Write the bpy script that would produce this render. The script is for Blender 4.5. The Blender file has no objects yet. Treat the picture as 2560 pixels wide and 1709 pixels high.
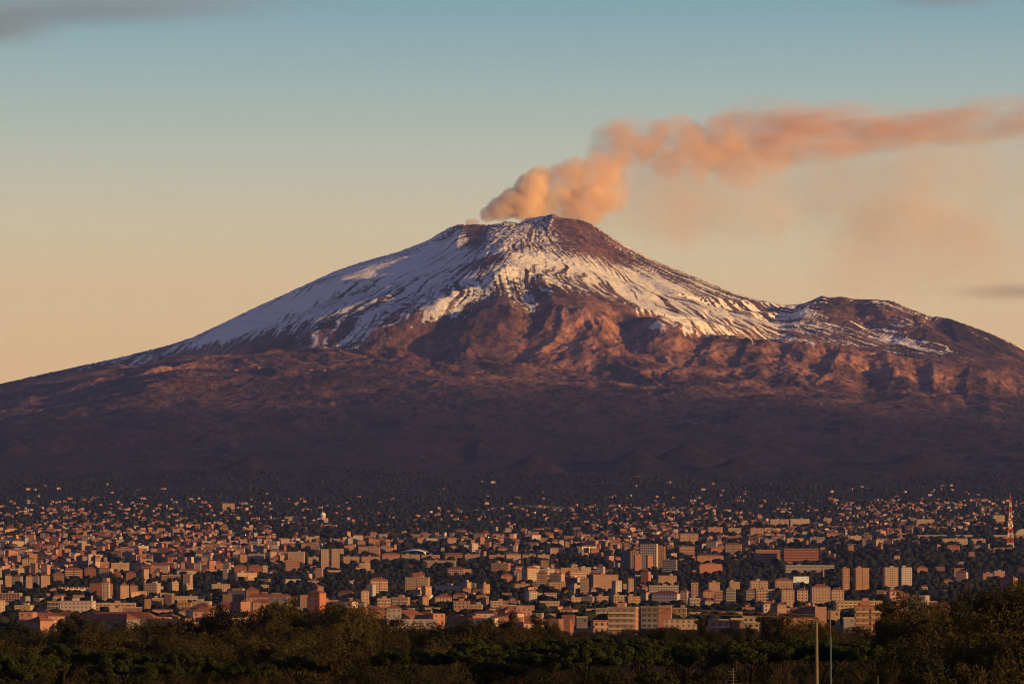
import bpy, math, random
import numpy as np
random.seed(7)
RNG = np.random.default_rng(11)
SC = bpy.context.scene
COL = SC.collection
R = math.radians

# ------------------------------------------------------------------ camera
KPX = 0.000109            # tangent per photograph pixel (2560 wide)
CX, HY = 1280.0, 1560.0   # optical axis column, eye-level row
ZC = 25.0                 # eye height, metres
cam_d = bpy.data.cameras.new('camera')
cam_d.sensor_width = 36.0
cam_d.lens = 18.0 / (1280 * KPX)
cam_d.shift_y = (HY - 854.5) / 2560.0
cam_d.clip_start = 1.0
cam_d.clip_end = 250000.0
cam = bpy.data.objects.new('camera', cam_d)
COL.objects.link(cam)
cam.location = (0, 0, ZC)
cam.rotation_euler = (R(90), 0, 0)
SC.camera = cam

# ------------------------------------------------------------------ light
SUN_AZ = 62.0      # degrees right of straight behind the camera
SUN_EL = 5.5
sdir = (math.sin(R(SUN_AZ)) * math.cos(R(SUN_EL)), -math.cos(R(SUN_AZ)) * math.cos(R(SUN_EL)), math.sin(R(SUN_EL)))
sun_d = bpy.data.lights.new('sun', 'SUN')
sun_d.energy = 5.0
sun_d.angle = R(0.5)
sun_d.color = (1.0, 0.54, 0.145)
sun = bpy.data.objects.new('sun', sun_d)
COL.objects.link(sun)
from mathutils import Vector
sun.rotation_euler = Vector(sdir).to_track_quat('Z', 'Y').to_euler()

world = bpy.data.worlds.new('World')
SC.world = world
world.use_nodes = True
nt = world.node_tree
nt.nodes.clear()
def srgb(r, g, b):
    f = lambda c: (c / 255 / 12.92) if c / 255 <= 0.04045 else ((c / 255 + 0.055) / 1.055) ** 2.4
    return (f(r), f(g), f(b), 1.0)
_out = nt.nodes.new('ShaderNodeOutputWorld')
_bg = nt.nodes.new('ShaderNodeBackground')
_tc = nt.nodes.new('ShaderNodeTexCoord')
_sep = nt.nodes.new('ShaderNodeSeparateXYZ')
_ramp = nt.nodes.new('ShaderNodeValToRGB')
_sky = nt.nodes.new('ShaderNodeTexSky')
_sky.sky_type = 'NISHITA'
_sky.sun_disc = False
_sky.sun_elevation = R(SUN_EL)
_sky.sun_rotation = math.atan2(sdir[0], sdir[1])
_sky.dust_density = 2.0
_mul = nt.nodes.new('ShaderNodeVectorMath'); _mul.operation = 'SCALE'; _mul.inputs['Scale'].default_value = 0.012
_add = nt.nodes.new('ShaderNodeVectorMath'); _add.operation = 'ADD'
nt.links.new(_tc.outputs['Generated'], _sep.inputs[0])
nt.links.new(_sep.outputs['Z'], _ramp.inputs[0])
SKY = [(-0.2, (60, 50, 45)), (0.0, (222, 172, 122)), (0.06, (240, 195, 138)), (0.09, (237, 202, 152)), (0.108, (226, 207, 168)),
       (0.126, (205, 206, 182)), (0.148, (168, 194, 188)), (0.168, (134, 174, 184)), (0.24, (98, 126, 152)), (0.45, (78, 87, 130)), (1.0, (58, 60, 108))]
_cr = _ramp.color_ramp
_map = nt.nodes.new('ShaderNodeMapRange')
_map.inputs['From Min'].default_value = -0.2; _map.inputs['From Max'].default_value = 1.0
nt.links.new(_sep.outputs['Z'], _map.inputs['Value'])
nt.links.new(_map.outputs[0], _ramp.inputs[0])
for i, (p, c) in enumerate(SKY):
    e = _cr.elements[i] if i < 2 else _cr.elements.new((p + 0.2) / 1.2)
    e.position = (p + 0.2) / 1.2
    e.color = srgb(*c)
nt.links.new(_sky.outputs[0], _mul.inputs[0])
nt.links.new(_ramp.outputs[0], _add.inputs[0])
nt.links.new(_mul.outputs[0], _add.inputs[1])
nt.links.new(_add.outputs[0], _bg.inputs['Color'])
_bg.inputs['Strength'].default_value = 0.51
nt.links.new(_bg.outputs[0], _out.inputs['Surface'])

vs = SC.view_settings
vs.view_transform = 'Standard'; vs.look = 'None'; vs.exposure = 0.9; vs.gamma = 1.0; vs.use_curve_mapping = False
cy = SC.cycles
cy.max_bounces = 8; cy.diffuse_bounces = 2; cy.glossy_bounces = 1; cy.transmission_bounces = 1
cy.volume_bounces = 7; cy.transparent_max_bounces = 12
cy.use_denoising = True
cy.filter_width = 1.05
cy.sample_clamp_indirect = 4.0
cy.volume_max_steps = 256

# ------------------------------------------------------------------ helpers
def tag(o, label=None, cat=None, group=None, kind=None):
    if label: o['label'] = label
    if cat: o['category'] = cat
    if group: o['group'] = group
    if kind: o['kind'] = kind
    return o

def mesh_from(name, verts, quads=None, tris=None, mats=(), mat_idx=None, smooth=False):
    me = bpy.data.meshes.new(name)
    verts = np.asarray(verts, dtype=np.float32).reshape(-1, 3)
    nq = 0 if quads is None else len(quads)
    ntr = 0 if tris is None else len(tris)
    loops = []
    if nq: loops.append(np.asarray(quads, dtype=np.int32).ravel())
    if ntr: loops.append(np.asarray(tris, dtype=np.int32).ravel())
    loops = np.concatenate(loops)
    me.vertices.add(len(verts)); me.vertices.foreach_set('co', verts.ravel())
    me.loops.add(len(loops)); me.loops.foreach_set('vertex_index', loops)
    me.polygons.add(nq + ntr)
    st = np.concatenate([np.arange(nq) * 4, nq * 4 + np.arange(ntr) * 3]).astype(np.int32)
    me.polygons.foreach_set('loop_start', st)
    if mat_idx is not None: me.polygons.foreach_set('material_index', np.asarray(mat_idx, dtype=np.int32))
    me.polygons.foreach_set('use_smooth', np.full(nq + ntr, bool(smooth)))
    for m in mats: me.materials.append(m)
    me.update(calc_edges=True)
    return me

def obj(name, me, parent=None, loc=(0, 0, 0), rz=0.0, scale=None):
    o = bpy.data.objects.new(name, me)
    COL.objects.link(o)
    o.location = loc
    if rz: o.rotation_euler = (0, 0, rz)
    if scale is not None: o.scale = scale
    if parent is not None: o.parent = parent
    return o

BOXQ = np.array([[0, 1, 5, 4], [1, 2, 6, 5], [2, 3, 7, 6], [3, 0, 4, 7], [4, 5, 6, 7], [3, 2, 1, 0]])
class MB:
    """collects boxes and prisms of ONE thing or part"""
    def __init__(s): s.v = []; s.q = []; s.t = []; s.qm = []; s.tm = []; s.n = 0
    def raw(s, v, q=(), t=(), m=0):
        v = np.asarray(v, float).reshape(-1, 3)
        for a in q: s.q.append([i + s.n for i in a]); s.qm.append(m)
        for a in t: s.t.append([i + s.n for i in a]); s.tm.append(m)
        s.v.append(v); s.n += len(v)
    def box(s, x0, x1, y0, y1, z0, z1, m=0):
        s.raw([(x0, y0, z0), (x1, y0, z0), (x1, y1, z0), (x0, y1, z0), (x0, y0, z1), (x1, y0, z1), (x1, y1, z1), (x0, y1, z1)], BOXQ, m=m)
    def hip(s, x0, x1, y0, y1, z0, h, m=0):
        w, d = x1 - x0, y1 - y0
        ym, xm = (y0 + y1) / 2, (x0 + x1) / 2
        if w >= d: a, b = (x0 + d / 2 * .9, ym, z0 + h), (x1 - d / 2 * .9, ym, z0 + h)
        else: a, b = (xm, y0 + w / 2 * .9, z0 + h), (xm, y1 - w / 2 * .9, z0 + h)
        v = [(x0, y0, z0), (x1, y0, z0), (x1, y1, z0), (x0, y1, z0), a, b]
        if w >= d: s.raw(v, [(0, 1, 5, 4), (2, 3, 4, 5), (3, 2, 1, 0)], [(3, 0, 4), (1, 2, 5)], m)
        else: s.raw(v, [(1, 2, 5, 4), (3, 0, 4, 5), (3, 2, 1, 0)], [(0, 1, 4), (2, 3, 5)], m)
    def tube(s, pts, radii, n=6, m=0, cap=True):
        base = []
        for i, p in enumerate(pts):
            p = np.array(p, float)
            d = np.array(pts[min(i + 1, len(pts) - 1)], float) - np.array(pts[max(i - 1, 0)], float)
            d /= (np.linalg.norm(d) + 1e-9)
            a = np.cross(d, [0.3, 1, 0.1]); a /= np.linalg.norm(a) + 1e-9
            b = np.cross(d, a)
            base.append([p + radii[i] * (math.cos(2 * math.pi * k / n) * a + math.sin(2 * math.pi * k / n) * b) for k in range(n)])
        v = np.array(base).reshape(-1, 3)
        q = [(i * n + k, i * n + (k + 1) % n, (i + 1) * n + (k + 1) % n, (i + 1) * n + k) for i in range(len(pts) - 1) for k in range(n)]
        t = []
        if cap:
            L = (len(pts) - 1) * n
            t = [(L, L + k, L + k + 1) for k in range(1, n - 1)] + [(0, k + 1, k) for k in range(1, n - 1)]
        s.raw(v, q, t, m)
    def mesh(s, name, mats, smooth=False):
        return mesh_from(name, np.concatenate(s.v), s.q or None, s.t or None, mats, s.qm + s.tm, smooth)
    def build(s, name, mats, parent=None, loc=(0, 0, 0), rz=0.0, smooth=False):
        if not isinstance(mats, (list, tuple)): mats = [mats]
        return obj(name, s.mesh(name, mats, smooth), parent, loc, rz)

def W(px, py, Y):
    return ((px - CX) * KPX * Y, Y, ZC + (HY - py) * KPX * Y)

# ------------------------------------------------------------------ noise (numpy)
_P = np.random.default_rng(5).permutation(4096).astype(np.int64)
_G = np.random.default_rng(6).random(4096) * 2 * np.pi
_GX, _GY = np.cos(_G), np.sin(_G)
def gnoise(x, y):
    xi = np.floor(x).astype(np.int64); yi = np.floor(y).astype(np.int64)
    xf = x - xi; yf = y - yi
    u = xf * xf * xf * (xf * (xf * 6 - 15) + 10); v = yf * yf * yf * (yf * (yf * 6 - 15) + 10)
    def g(ix, iy, dx, dy):
        h = _P[(_P[ix & 4095] + iy) & 4095]
        return _GX[h] * dx + _GY[h] * dy
    a = g(xi, yi, xf, yf); b = g(xi + 1, yi, xf - 1, yf)
    c = g(xi, yi + 1, xf, yf - 1); d = g(xi + 1, yi + 1, xf - 1, yf - 1)
    return (a + (b - a) * u + (c - a) * v + (a - b - c + d) * u * v) * 1.4
def fbm(x, y, o=5, gain=.5):
    s = 0; a = 1.0
    for i in range(o):
        s = s + a * gnoise(x * 2 ** i + 17.3 * i, y * 2 ** i - 9.1 * i); a *= gain
    return s
def ridged(x, y, o=5, gain=.5):
    s = 0; a = 1.0
    for i in range(o):
        s = s + a * (1 - 2 * np.abs(gnoise(x * 2 ** i + 31.7 * i, y * 2 ** i + 5.9 * i))); a *= gain
    return s
def sstep(a, b, x):
    t = np.clip((x - a) / (b - a), 0, 1); return t * t * (3 - 2 * t)

def pchip(xk, yk, x):
    """monotone cubic along axis 0 of yk (K, C), evaluated at x (N,) -> (N, C)"""
    xk = np.asarray(xk, float); h = np.diff(xk)[:, None]
    d = np.diff(yk, axis=0) / h
    m = np.zeros_like(yk)
    w1 = 2 * h[1:] + h[:-1]; w2 = h[1:] + 2 * h[:-1]
    with np.errstate(divide='ignore', invalid='ignore'):
        mm = (w1 + w2) / (w1 / d[:-1] + w2 / d[1:])
    m[1:-1] = np.where(d[:-1] * d[1:] > 0, mm, 0)
    m[0] = d[0]; m[-1] = d[-1]
    i = np.clip(np.searchsorted(xk, x, side='right') - 1, 0, len(xk) - 2)
    hh = h[i]; t = ((x - xk[i])[:, None]) / hh
    return ((1 + 2 * t) * (1 - t) ** 2) * yk[i] + t * (1 - t) ** 2 * hh * m[i] + t * t * (3 - 2 * t) * yk[i + 1] + t * t * (t - 1) * hh * m[i + 1]

# ------------------------------------------------------------------ materials
def mat(name, col, rough=.9, spec=.2, var=.0, vscale=.3, metal=0.0, coords='Object', rnd=0.0):
    m = bpy.data.materials.new(name); m.use_nodes = True
    t = m.node_tree; b = t.nodes['Principled BSDF']
    b.inputs['Base Color'].default_value = (*col, 1)
    b.inputs['Roughness'].default_value = rough
    b.inputs['Specular IOR Level'].default_value = spec
    b.inputs['Metallic'].default_value = metal
    if var or rnd:
        tc = t.nodes.new('ShaderNodeTexCoord' if coords == 'Object' else 'ShaderNodeNewGeometry')
        hv = t.nodes.new('ShaderNodeHueSaturation'); hv.inputs['Color'].default_value = (*col, 1)
        val = t.nodes.new('ShaderNodeMath'); val.operation = 'ADD'
        mr = t.nodes.new('ShaderNodeMapRange')
        mr.inputs['To Min'].default_value = 1 - var; mr.inputs['To Max'].default_value = 1 + var
        nz = t.nodes.new('ShaderNodeTexNoise'); nz.inputs['Scale'].default_value = vscale; nz.inputs['Detail'].default_value = 3
        t.links.new(tc.outputs['Object' if coords == 'Object' else 'Position'], nz.inputs['Vector'])
        mr.inputs['From Min'].default_value = .25; mr.inputs['From Max'].default_value = .75
        t.links.new(nz.outputs['Fac'], mr.inputs['Value'])
        t.links.new(mr.outputs[0], val.inputs[0])
        val.inputs[1].default_value = 0
        if rnd:
            oi = t.nodes.new('ShaderNodeObjectInfo'); m2 = t.nodes.new('ShaderNodeMapRange')
            m2.inputs['To Min'].default_value = -rnd; m2.inputs['To Max'].default_value = rnd
            t.links.new(oi.outputs['Random'], m2.inputs['Value']); t.links.new(m2.outputs[0], val.inputs[1])
        t.links.new(val.outputs[0], hv.inputs['Value'])
        t.links.new(hv.outputs[0], b.inputs['Base Color'])
    return m

# ================================================================== TERRAIN
NETX = [-2700, -1200, -300, 0, 500, 850, 1100, 1270, 1400, 1600, 1800, 2000, 2280, 2560, 3000, 3800, 5200]
LOW = [(-600, 9.), (0, 12.), (300, 13.), (700, 14.), (1200, 16.), (2000, 20.)]
COMMON = [(2600, 1560), (3300, 1541), (4000, 1520), (5000, 1480), (6000, 1448), (7000, 1420), (8000, 1385), (9000, 1350), (11000, 1300), (13000, 1262), (16000, 1198)]
#          19000 21500 23300 24200 25400 26300 27200 28200
NETY = [19000, 21500, 23300, 24200, 25400, 26300, 27200, 28200]
NET = {
 -2700: [1262, 1258, 1256, 1255, 1254, 1253, 1252, 1252],
 -1200: [1170, 1150, 1140, 1135, 1130, 1126, 1122, 1120],
 -300: [1125, 1090, 1058, 1045, 1032, 1024, 1018, 1014],
 0:    [1112, 1068, 1022, 1004, 988, 976, 968, 964],
 500:  [1100, 1025, 940, 915, 890, 872, 854, 840],
 850:  [1095, 1015, 928, 890, 815, 770, 722, 682],
 1100: [1092, 1010, 928, 893, 790, 712, 650, 600],
 1270: [1090, 1006, 934, 880, 745, 660, 612, 568],
 1400: [1090, 1006, 944, 880, 745, 678, 622, 560],
 1600: [1090, 1008, 955, 885, 785, 738, 694, 640],
 1800: [1092, 1012, 962, 905, 840, 800, 765, 725],
 2000: [1095, 1018, 962, 912, 868, 832, 800, 768],
 2280: [1100, 1040, 985, 950, 905, 872, 835, 792],
 2560: [1108, 1068, 1022, 995, 960, 930, 900, 876],
 3000: [1130, 1105, 1085, 1070, 1050, 1035, 1020, 1010],
 3800: [1185, 1175, 1168, 1162, 1158, 1154, 1150, 1148],
 5200: [1265, 1262, 1260, 1259, 1258, 1257, 1256, 1255]}
u_f = np.linspace(-0.152, 0.152, 1000)
side = 0.152 + 0.27 * (np.linspace(0, 1, 26)[1:]) ** 1.5
U = np.concatenate([-side[::-1], u_f, side])
YS = np.concatenate([np.linspace(-600, 2000, 40)[:-1], np.linspace(2000, 13000, 130)[:-1], np.linspace(13000, 21500, 190)[:-1],
                     np.linspace(21500, 28600, 400)[:-1], np.linspace(28600, 36000, 45)])
PXU = CX + U / KPX
netz_y = [y for y, _ in LOW] + [y for y, _ in COMMON] + NETY + [29600, 32000, 36000]
netz = np.zeros((len(netz_y), len(U)))
for i, (y, z) in enumerate(LOW): netz[i] = z
for i, (y, p) in enumerate(COMMON): netz[len(LOW) + i] = ZC + (HY - p) * KPX * y
o0 = len(LOW) + len(COMMON)
nx = np.array(NETX, float)
for j, y in enumerate(NETY):
    row = np.array([NET[x][j] for x in NETX], float)[:, None]
    netz[o0 + j] = ZC + (HY - pchip(nx, row, PXU)[:, 0]) * KPX * y
netz[-3] = netz[-4] - 330; netz[-2] = netz[-4] - 1000; netz[-1] = netz[-4] * .2
Z = pchip(netz_y, netz, YS)
YY = np.repeat(YS[:, None], len(U), 1)
XX = U[None, :] * np.maximum(YY, 2500.0)
Z = np.maximum(Z, 4.0)

# radial coordinates round the summit: fall lines
SX, SY = W(1330, 560, 28300)[:2]
RAD = np.hypot(XX - SX, YY - SY); PHI = np.arctan2(XX - SX, -(YY - SY))
arc = PHI * 3200.0
wup = sstep(16500, 22500, YY)            # strength of mountain relief
wflank = sstep(11500, 16500, YY)
wtop = sstep(24500, 26500, YY)
warp = fbm(XX / 900, YY / 900, 3) * 160
Z += wflank * fbm(XX / 1500 + 3, YY / 1500, 5, .5) * 42 * (1 - .45 * wtop)
Z += wflank * (1 - .75 * wtop) * (ridged(XX / 620 + warp / 400, YY / 760, 4, .5) - .6) * 16
rfade = np.clip((RAD - 500) / 3000, .04, 1)
gul = ridged((arc + warp) / 260, RAD / 1700 + 7, 4, .55)
Z += wup * (gul - .6) * (10 + 9 * wtop) * rfade
Z += wup * fbm(XX / 130, YY / 130, 5, .66) * 8.5
Z += wtop * fbm((arc + warp * .5) / 70, RAD / 700, 3, .6) * 5.0 * rfade
Z += sstep(2000, 5000, YY) * (1 - wflank) * fbm(XX / 500, YY / 500, 3) * 2.0

wh = sstep(22400, 23400, YY) * sstep(26300, 25000, YY)
Z += wh * (ridged((arc + warp * 1.6) / 420, RAD / 1500 + 2, 4, .55) - .6) * 30
def smax(a, b, k):
    h = np.clip(.5 + .5 * (b - a) / k, 0, 1)
    return a * (1 - h) + b * h + k * h * (1 - h)

def ridge(pts, sf, sb, L=900., k=10., rough=6.0, cut=2600., amp=1.0):
    """raise a crest line (px, py, distance) with a front slope sf and a back slope sb"""
    global Z
    P = np.array([W(*p) for p in pts])
    if len(P) == 1: P = np.concatenate([P, P + [[1, 0, 0]]])
    lo = P.min(0) - cut; hi = P.max(0) + cut
    r0, r1 = np.searchsorted(YS, [lo[1], hi[1]])
    if r1 <= r0: return
    ym = max(YS[r0], 2500)
    sel = slice(r0, r1)
    c0, c1 = np.searchsorted(U, [min(lo[0] / ym, lo[0] / max(YS[r1 - 1], 2500)), max(hi[0] / ym, hi[0] / max(YS[r1 - 1], 2500))])
    c0 = max(c0 - 2, 0); c1 = min(c1 + 2, len(U))
    X, Yv = XX[sel, c0:c1], YY[sel, c0:c1]
    best = np.full(X.shape, -1e9)
    for a, b in zip(P[:-1], P[1:]):
        dx, dy = b[0] - a[0], b[1] - a[1]
        t = np.clip(((X - a[0]) * dx + (Yv - a[1]) * dy) / (dx * dx + dy * dy + 1e-6), 0, 1)
        qx = X - (a[0] + t * dx); qy = Yv - (a[1] + t * dy)
        d = np.hypot(qx, qy)
        fr = sstep(-.5, .5, qy / (d + 1.0))
        s = sf * (1 - fr) + sb * fr
        z = a[2] + t * (b[2] - a[2]) - s * (.4 * L * (1 - np.exp(-d / L)) + .6 * d + 1.2 * np.maximum(0, d - 2 * L))
        best = np.maximum(best, z)
    dz = fbm(X / 150 + 5, Yv / 150, 4, .55) * rough
    rr = np.clip((RAD[sel, c0:c1] - 500) / 3000, .04, 1) * ridged((arc[sel, c0:c1] + warp[sel, c0:c1]) / 170, RAD[sel, c0:c1] / 900, 3, .55) - .6 * np.clip((RAD[sel, c0:c1] - 500) / 3000, .04, 1)
    best = best + (dz + rr * rough * .9) * np.clip(.25 + (np.max(P[:, 2]) - best) / 160, .25, 1)
    Z[sel, c0:c1] = smax(Z[sel, c0:c1], best, k)

# --- skyline of the main cone (left flank, summit craters, right flank)
SKL = [(-120, 985), (0, 959), (150, 925), (300, 893), (415, 864), (476, 845), (545, 813), (645, 765), (760, 713), (836, 678), (897, 657), (997, 629), (1070, 600), (1119, 571), (1146, 561)]
ridge([(x, y, 28100) for x, y in SKL], .42, .5, L=700, k=45, rough=3)
SKR = [(1453, 549), (1483, 562), (1536, 598), (1626, 646), (1700, 677), (1815, 723), (1891, 748), (1960, 762), (2010, 790)]
ridge([(x, y, 28150 - (x - 1453) * 1.6) for x, y in SKR], .55, .5, L=700, k=30, rough=6)
# summit craters
ridge([(1130, 566, 28250), (1146, 561, 28150), (1190, 562, 28080), (1226, 561, 28150), (1250, 560, 28400)], .75, .3, L=500, k=6, rough=5)
ridge([(1226, 561, 28150), (1222, 585, 27950), (1195, 618, 27750)], .7, .7, L=350, k=6, rough=3)
ridge([(1236, 560, 28600), (1262, 553, 28700), (1298, 558, 28600)], .4, .4, L=500, k=10, rough=3)
ridge([(1300, 558, 28250), (1316, 546, 28200), (1360, 540, 28100), (1384, 535, 28050), (1399, 543, 28040), (1430, 547, 28060), (1453, 549, 28150)], .78, .6, L=620, k=8, rough=6)
ridge([(1384, 535, 28050), (1372, 565, 27800), (1364, 595, 27550), (1335, 622, 27300)], .62, .62, L=420, k=8, rough=5)
ridge([(1316, 546, 28200), (1290, 575, 27950), (1250, 605, 27650)], .5, .5, L=400, k=10, rough=5)
# upper snow shoulder on the left with a lit hump
ridge([(1085, 662, 26500), (1050, 672, 26350), (985, 692, 26200), (930, 712, 26100)], .42, .3, L=420, k=10, rough=2)
ridge([(1125, 716, 25900), (1100, 728, 25750), (1068, 742, 25650)], .5, .4, L=260, k=8, rough=2)
# second crest behind the front peak
ridge([(1010, 735, 25900), (1104, 684, 26050), (1179, 657, 26150), (1223, 643, 26200), (1271, 629, 26250), (1330, 640, 26350), (1400, 655, 26450)], .45, .22, L=700, k=10, rough=6)
# front peak and its two crests
ridge([(985, 822, 25000), (1040, 788, 25150), (1083, 762, 25250), (1134, 738, 25350), (1203, 717, 25400), (1268, 675, 25450), (1313, 681, 25450), (1372, 711, 25350), (1447, 735, 25250), (1495, 765, 25150)], .62, .35, L=1000, k=8, rough=9)
ridge([(1372, 711, 25350), (1382, 745, 25150), (1388, 775, 25000), (1370, 815, 24800), (1335, 860, 24500)], .6, .6, L=380, k=7, rough=6)
ridge([(1268, 675, 25450), (1250, 740, 25100), (1262, 800, 24800), (1245, 845, 24500)], .5, .5, L=260, k=8, rough=6)
ridge([(1203, 717, 25400), (1165, 790, 25000), (1145, 850, 24600), (1150, 890, 24300)], .55, .55, L=330, k=8, rough=7)
ridge([(1083, 762, 25250), (1062, 815, 24900), (1010, 870, 24500)], .5, .5, L=350, k=8, rough=7)
# brown hills on the right front
ridge([(1530, 772, 25200), (1490, 763, 25050), (1470, 800, 24800), (1405, 850, 24400), (1310, 900, 23900)], .6, .55, L=420, k=8, rough=8)
ridge([(1490, 763, 25050), (1536, 757, 25150), (1574, 777, 25000), (1651, 788, 24800), (1700, 811, 24650), (1776, 834, 24500), (1841, 841, 24400), (1876, 845, 24350), (1949, 857, 24300), (2040, 858, 24250), (2106, 862, 24200), (2129, 876, 24150), (2171, 887, 24100), (2217, 881, 24050), (2255, 895, 24000), (2312, 902, 23950), (2427, 914, 23850), (2503, 935, 23750), (2600, 975, 23650)], .5, .6, L=800, k=8, rough=11)
for sp in ([(1574, 777, 25000), (1590, 830, 24600), (1560, 890, 24100), (1570, 930, 23700)], [(1700, 811, 24650), (1695, 870, 24200), (1650, 940, 23600)],
           [(1790, 836, 24480), (1765, 890, 24000), (1760, 940, 23500)], [(1876, 845, 24350), (1850, 905, 23850), (1830, 975, 23200)],
           [(1987, 857, 24280), (1955, 905, 23850), (1940, 960, 23300)], [(2106, 862, 24200), (2075, 925, 23650), (2010, 990, 23000)],
           [(2217, 881, 24050), (2235, 945, 23500), (2200, 1005, 22900)], [(2330, 904, 23930), (2335, 960, 23400), (2330, 1010, 22900)], [(2427, 914, 23850), (2410, 975, 23300), (2450, 1040, 22700)],
           [(2503, 935, 23750), (2500, 1000, 23200)]):
    ridge(sp, .40, .40, L=300, k=30, rough=17)
# far right-hand ridge
ridge([(1985, 770, 27600), (2006, 759, 27500), (2033, 749, 27450), (2056, 738, 27400), (2083, 742, 27380), (2109, 742, 27360), (2132, 748, 27350), (2178, 748, 27300), (2236, 753, 27250), (2266, 769, 27150), (2320, 788, 27050), (2370, 795, 27000), (2427, 815, 26950), (2496, 841, 26900), (2560, 870, 26850), (2700, 930, 26800)], .5, .5, L=900, k=8, rough=12)
ridge([(2236, 753, 27250), (2262, 800, 26900), (2268, 850, 26500)], .6, .6, L=350, k=6, rough=7)
ridge([(2370, 795, 27000), (2400, 850, 26500), (2420, 890, 26100)], .4, .4, L=350, k=8, rough=7)
# step in the lower flank and its old cones
ridge([(250, 962, 23500), (380, 945, 23550), (530, 930, 23600), (700, 926, 23600), (850, 926, 23600), (960, 930, 23550)], .45, .0, L=420, k=8, rough=5)
ridge([(1028, 882, 23700)], .5, .5, L=700, k=6, rough=2, cut=900)
for px, py, Y, s in ((620, 1142, 16500, .45), (1330, 1132, 16700, .6), (1590, 1120, 17000, .56), (1715, 1106, 17200, .5), (1845, 1138, 16700, .45), (2290, 1124, 16900, .5), (60, 1172, 16500, .4), (350, 1120, 18000, .33), (1010, 1115, 18300, .3),
                     (760, 1010, 21800, .4), (690, 985, 22300, .4), (860, 990, 22300, .35), (2080, 1105, 18200, .33), (2450, 1110, 18500, .35), (1480, 1060, 20200, .3), (2170, 1055, 20500, .33), (200, 1035, 21500, .35), (470, 870, 24900, .35), (1700, 1035, 21300, .33), (300, 905, 24600, .3),
                     (640, 880, 24600, .35), (900, 1080, 19300, .3), (1180, 1040, 20900, .3), (2350, 1045, 21000, .36)):
    ridge([(px, py, Y)], s, s, L=330, k=14, rough=5, cut=700)

def hit(px, py):
    """distance at which the present surface is first seen at a picture point"""
    j = np.argmin(np.abs(PXU - px))
    rows = HY - (Z[:, j] - ZC) / (KPX * np.maximum(YS, 100))
    ok = np.where((rows <= py) & (YS > 12000))[0]
    return YS[ok[0]] if len(ok) else 27500.0
def rib(pts, h, w, sharp=1.0):
    """add a spur (or, with h < 0, a gully) along a line lying on the present surface"""
    global Z
    P = []
    for i, (px, py) in enumerate(pts):
        Y = hit(px, py); P.append(W(px, py, Y))
    P = np.array(P); cut = w * 2.2
    r0, r1 = np.searchsorted(YS, [P[:, 1].min() - cut, P[:, 1].max() + cut])
    uu = P[:, 0] / P[:, 1]; du = cut / P[:, 1].min()
    c0, c1 = np.searchsorted(U, [uu.min() - du, uu.max() + du])
    sl = (slice(r0, r1), slice(c0, c1))
    X, Yv = XX[sl] + warp[sl] * .22, YY[sl]
    best = np.zeros(X.shape); n = len(P) - 1
    for i, (a, b) in enumerate(zip(P[:-1], P[1:])):
        dx, dy = b[0] - a[0], b[1] - a[1]
        t = np.clip(((X - a[0]) * dx + (Yv - a[1]) * dy) / (dx * dx + dy * dy + 1e-6), 0, 1)
        d = np.hypot(X - a[0] - t * dx, Yv - a[1] - t * dy) / w
        f = (i + t) / n
        prof = np.exp(-(d ** 2) * 1.6) if sharp == 0 else np.clip(1 - d, 0, 1) ** (1 + .4 * sharp)
        best = np.maximum(best, prof * (.35 + .65 * np.sin(np.pi * np.clip(.18 + f * .75, 0, 1))))
    Z[sl] = Z[sl] + h * best * (1 + .25 * fbm(X / 120, Yv / 120, 3))
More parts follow.
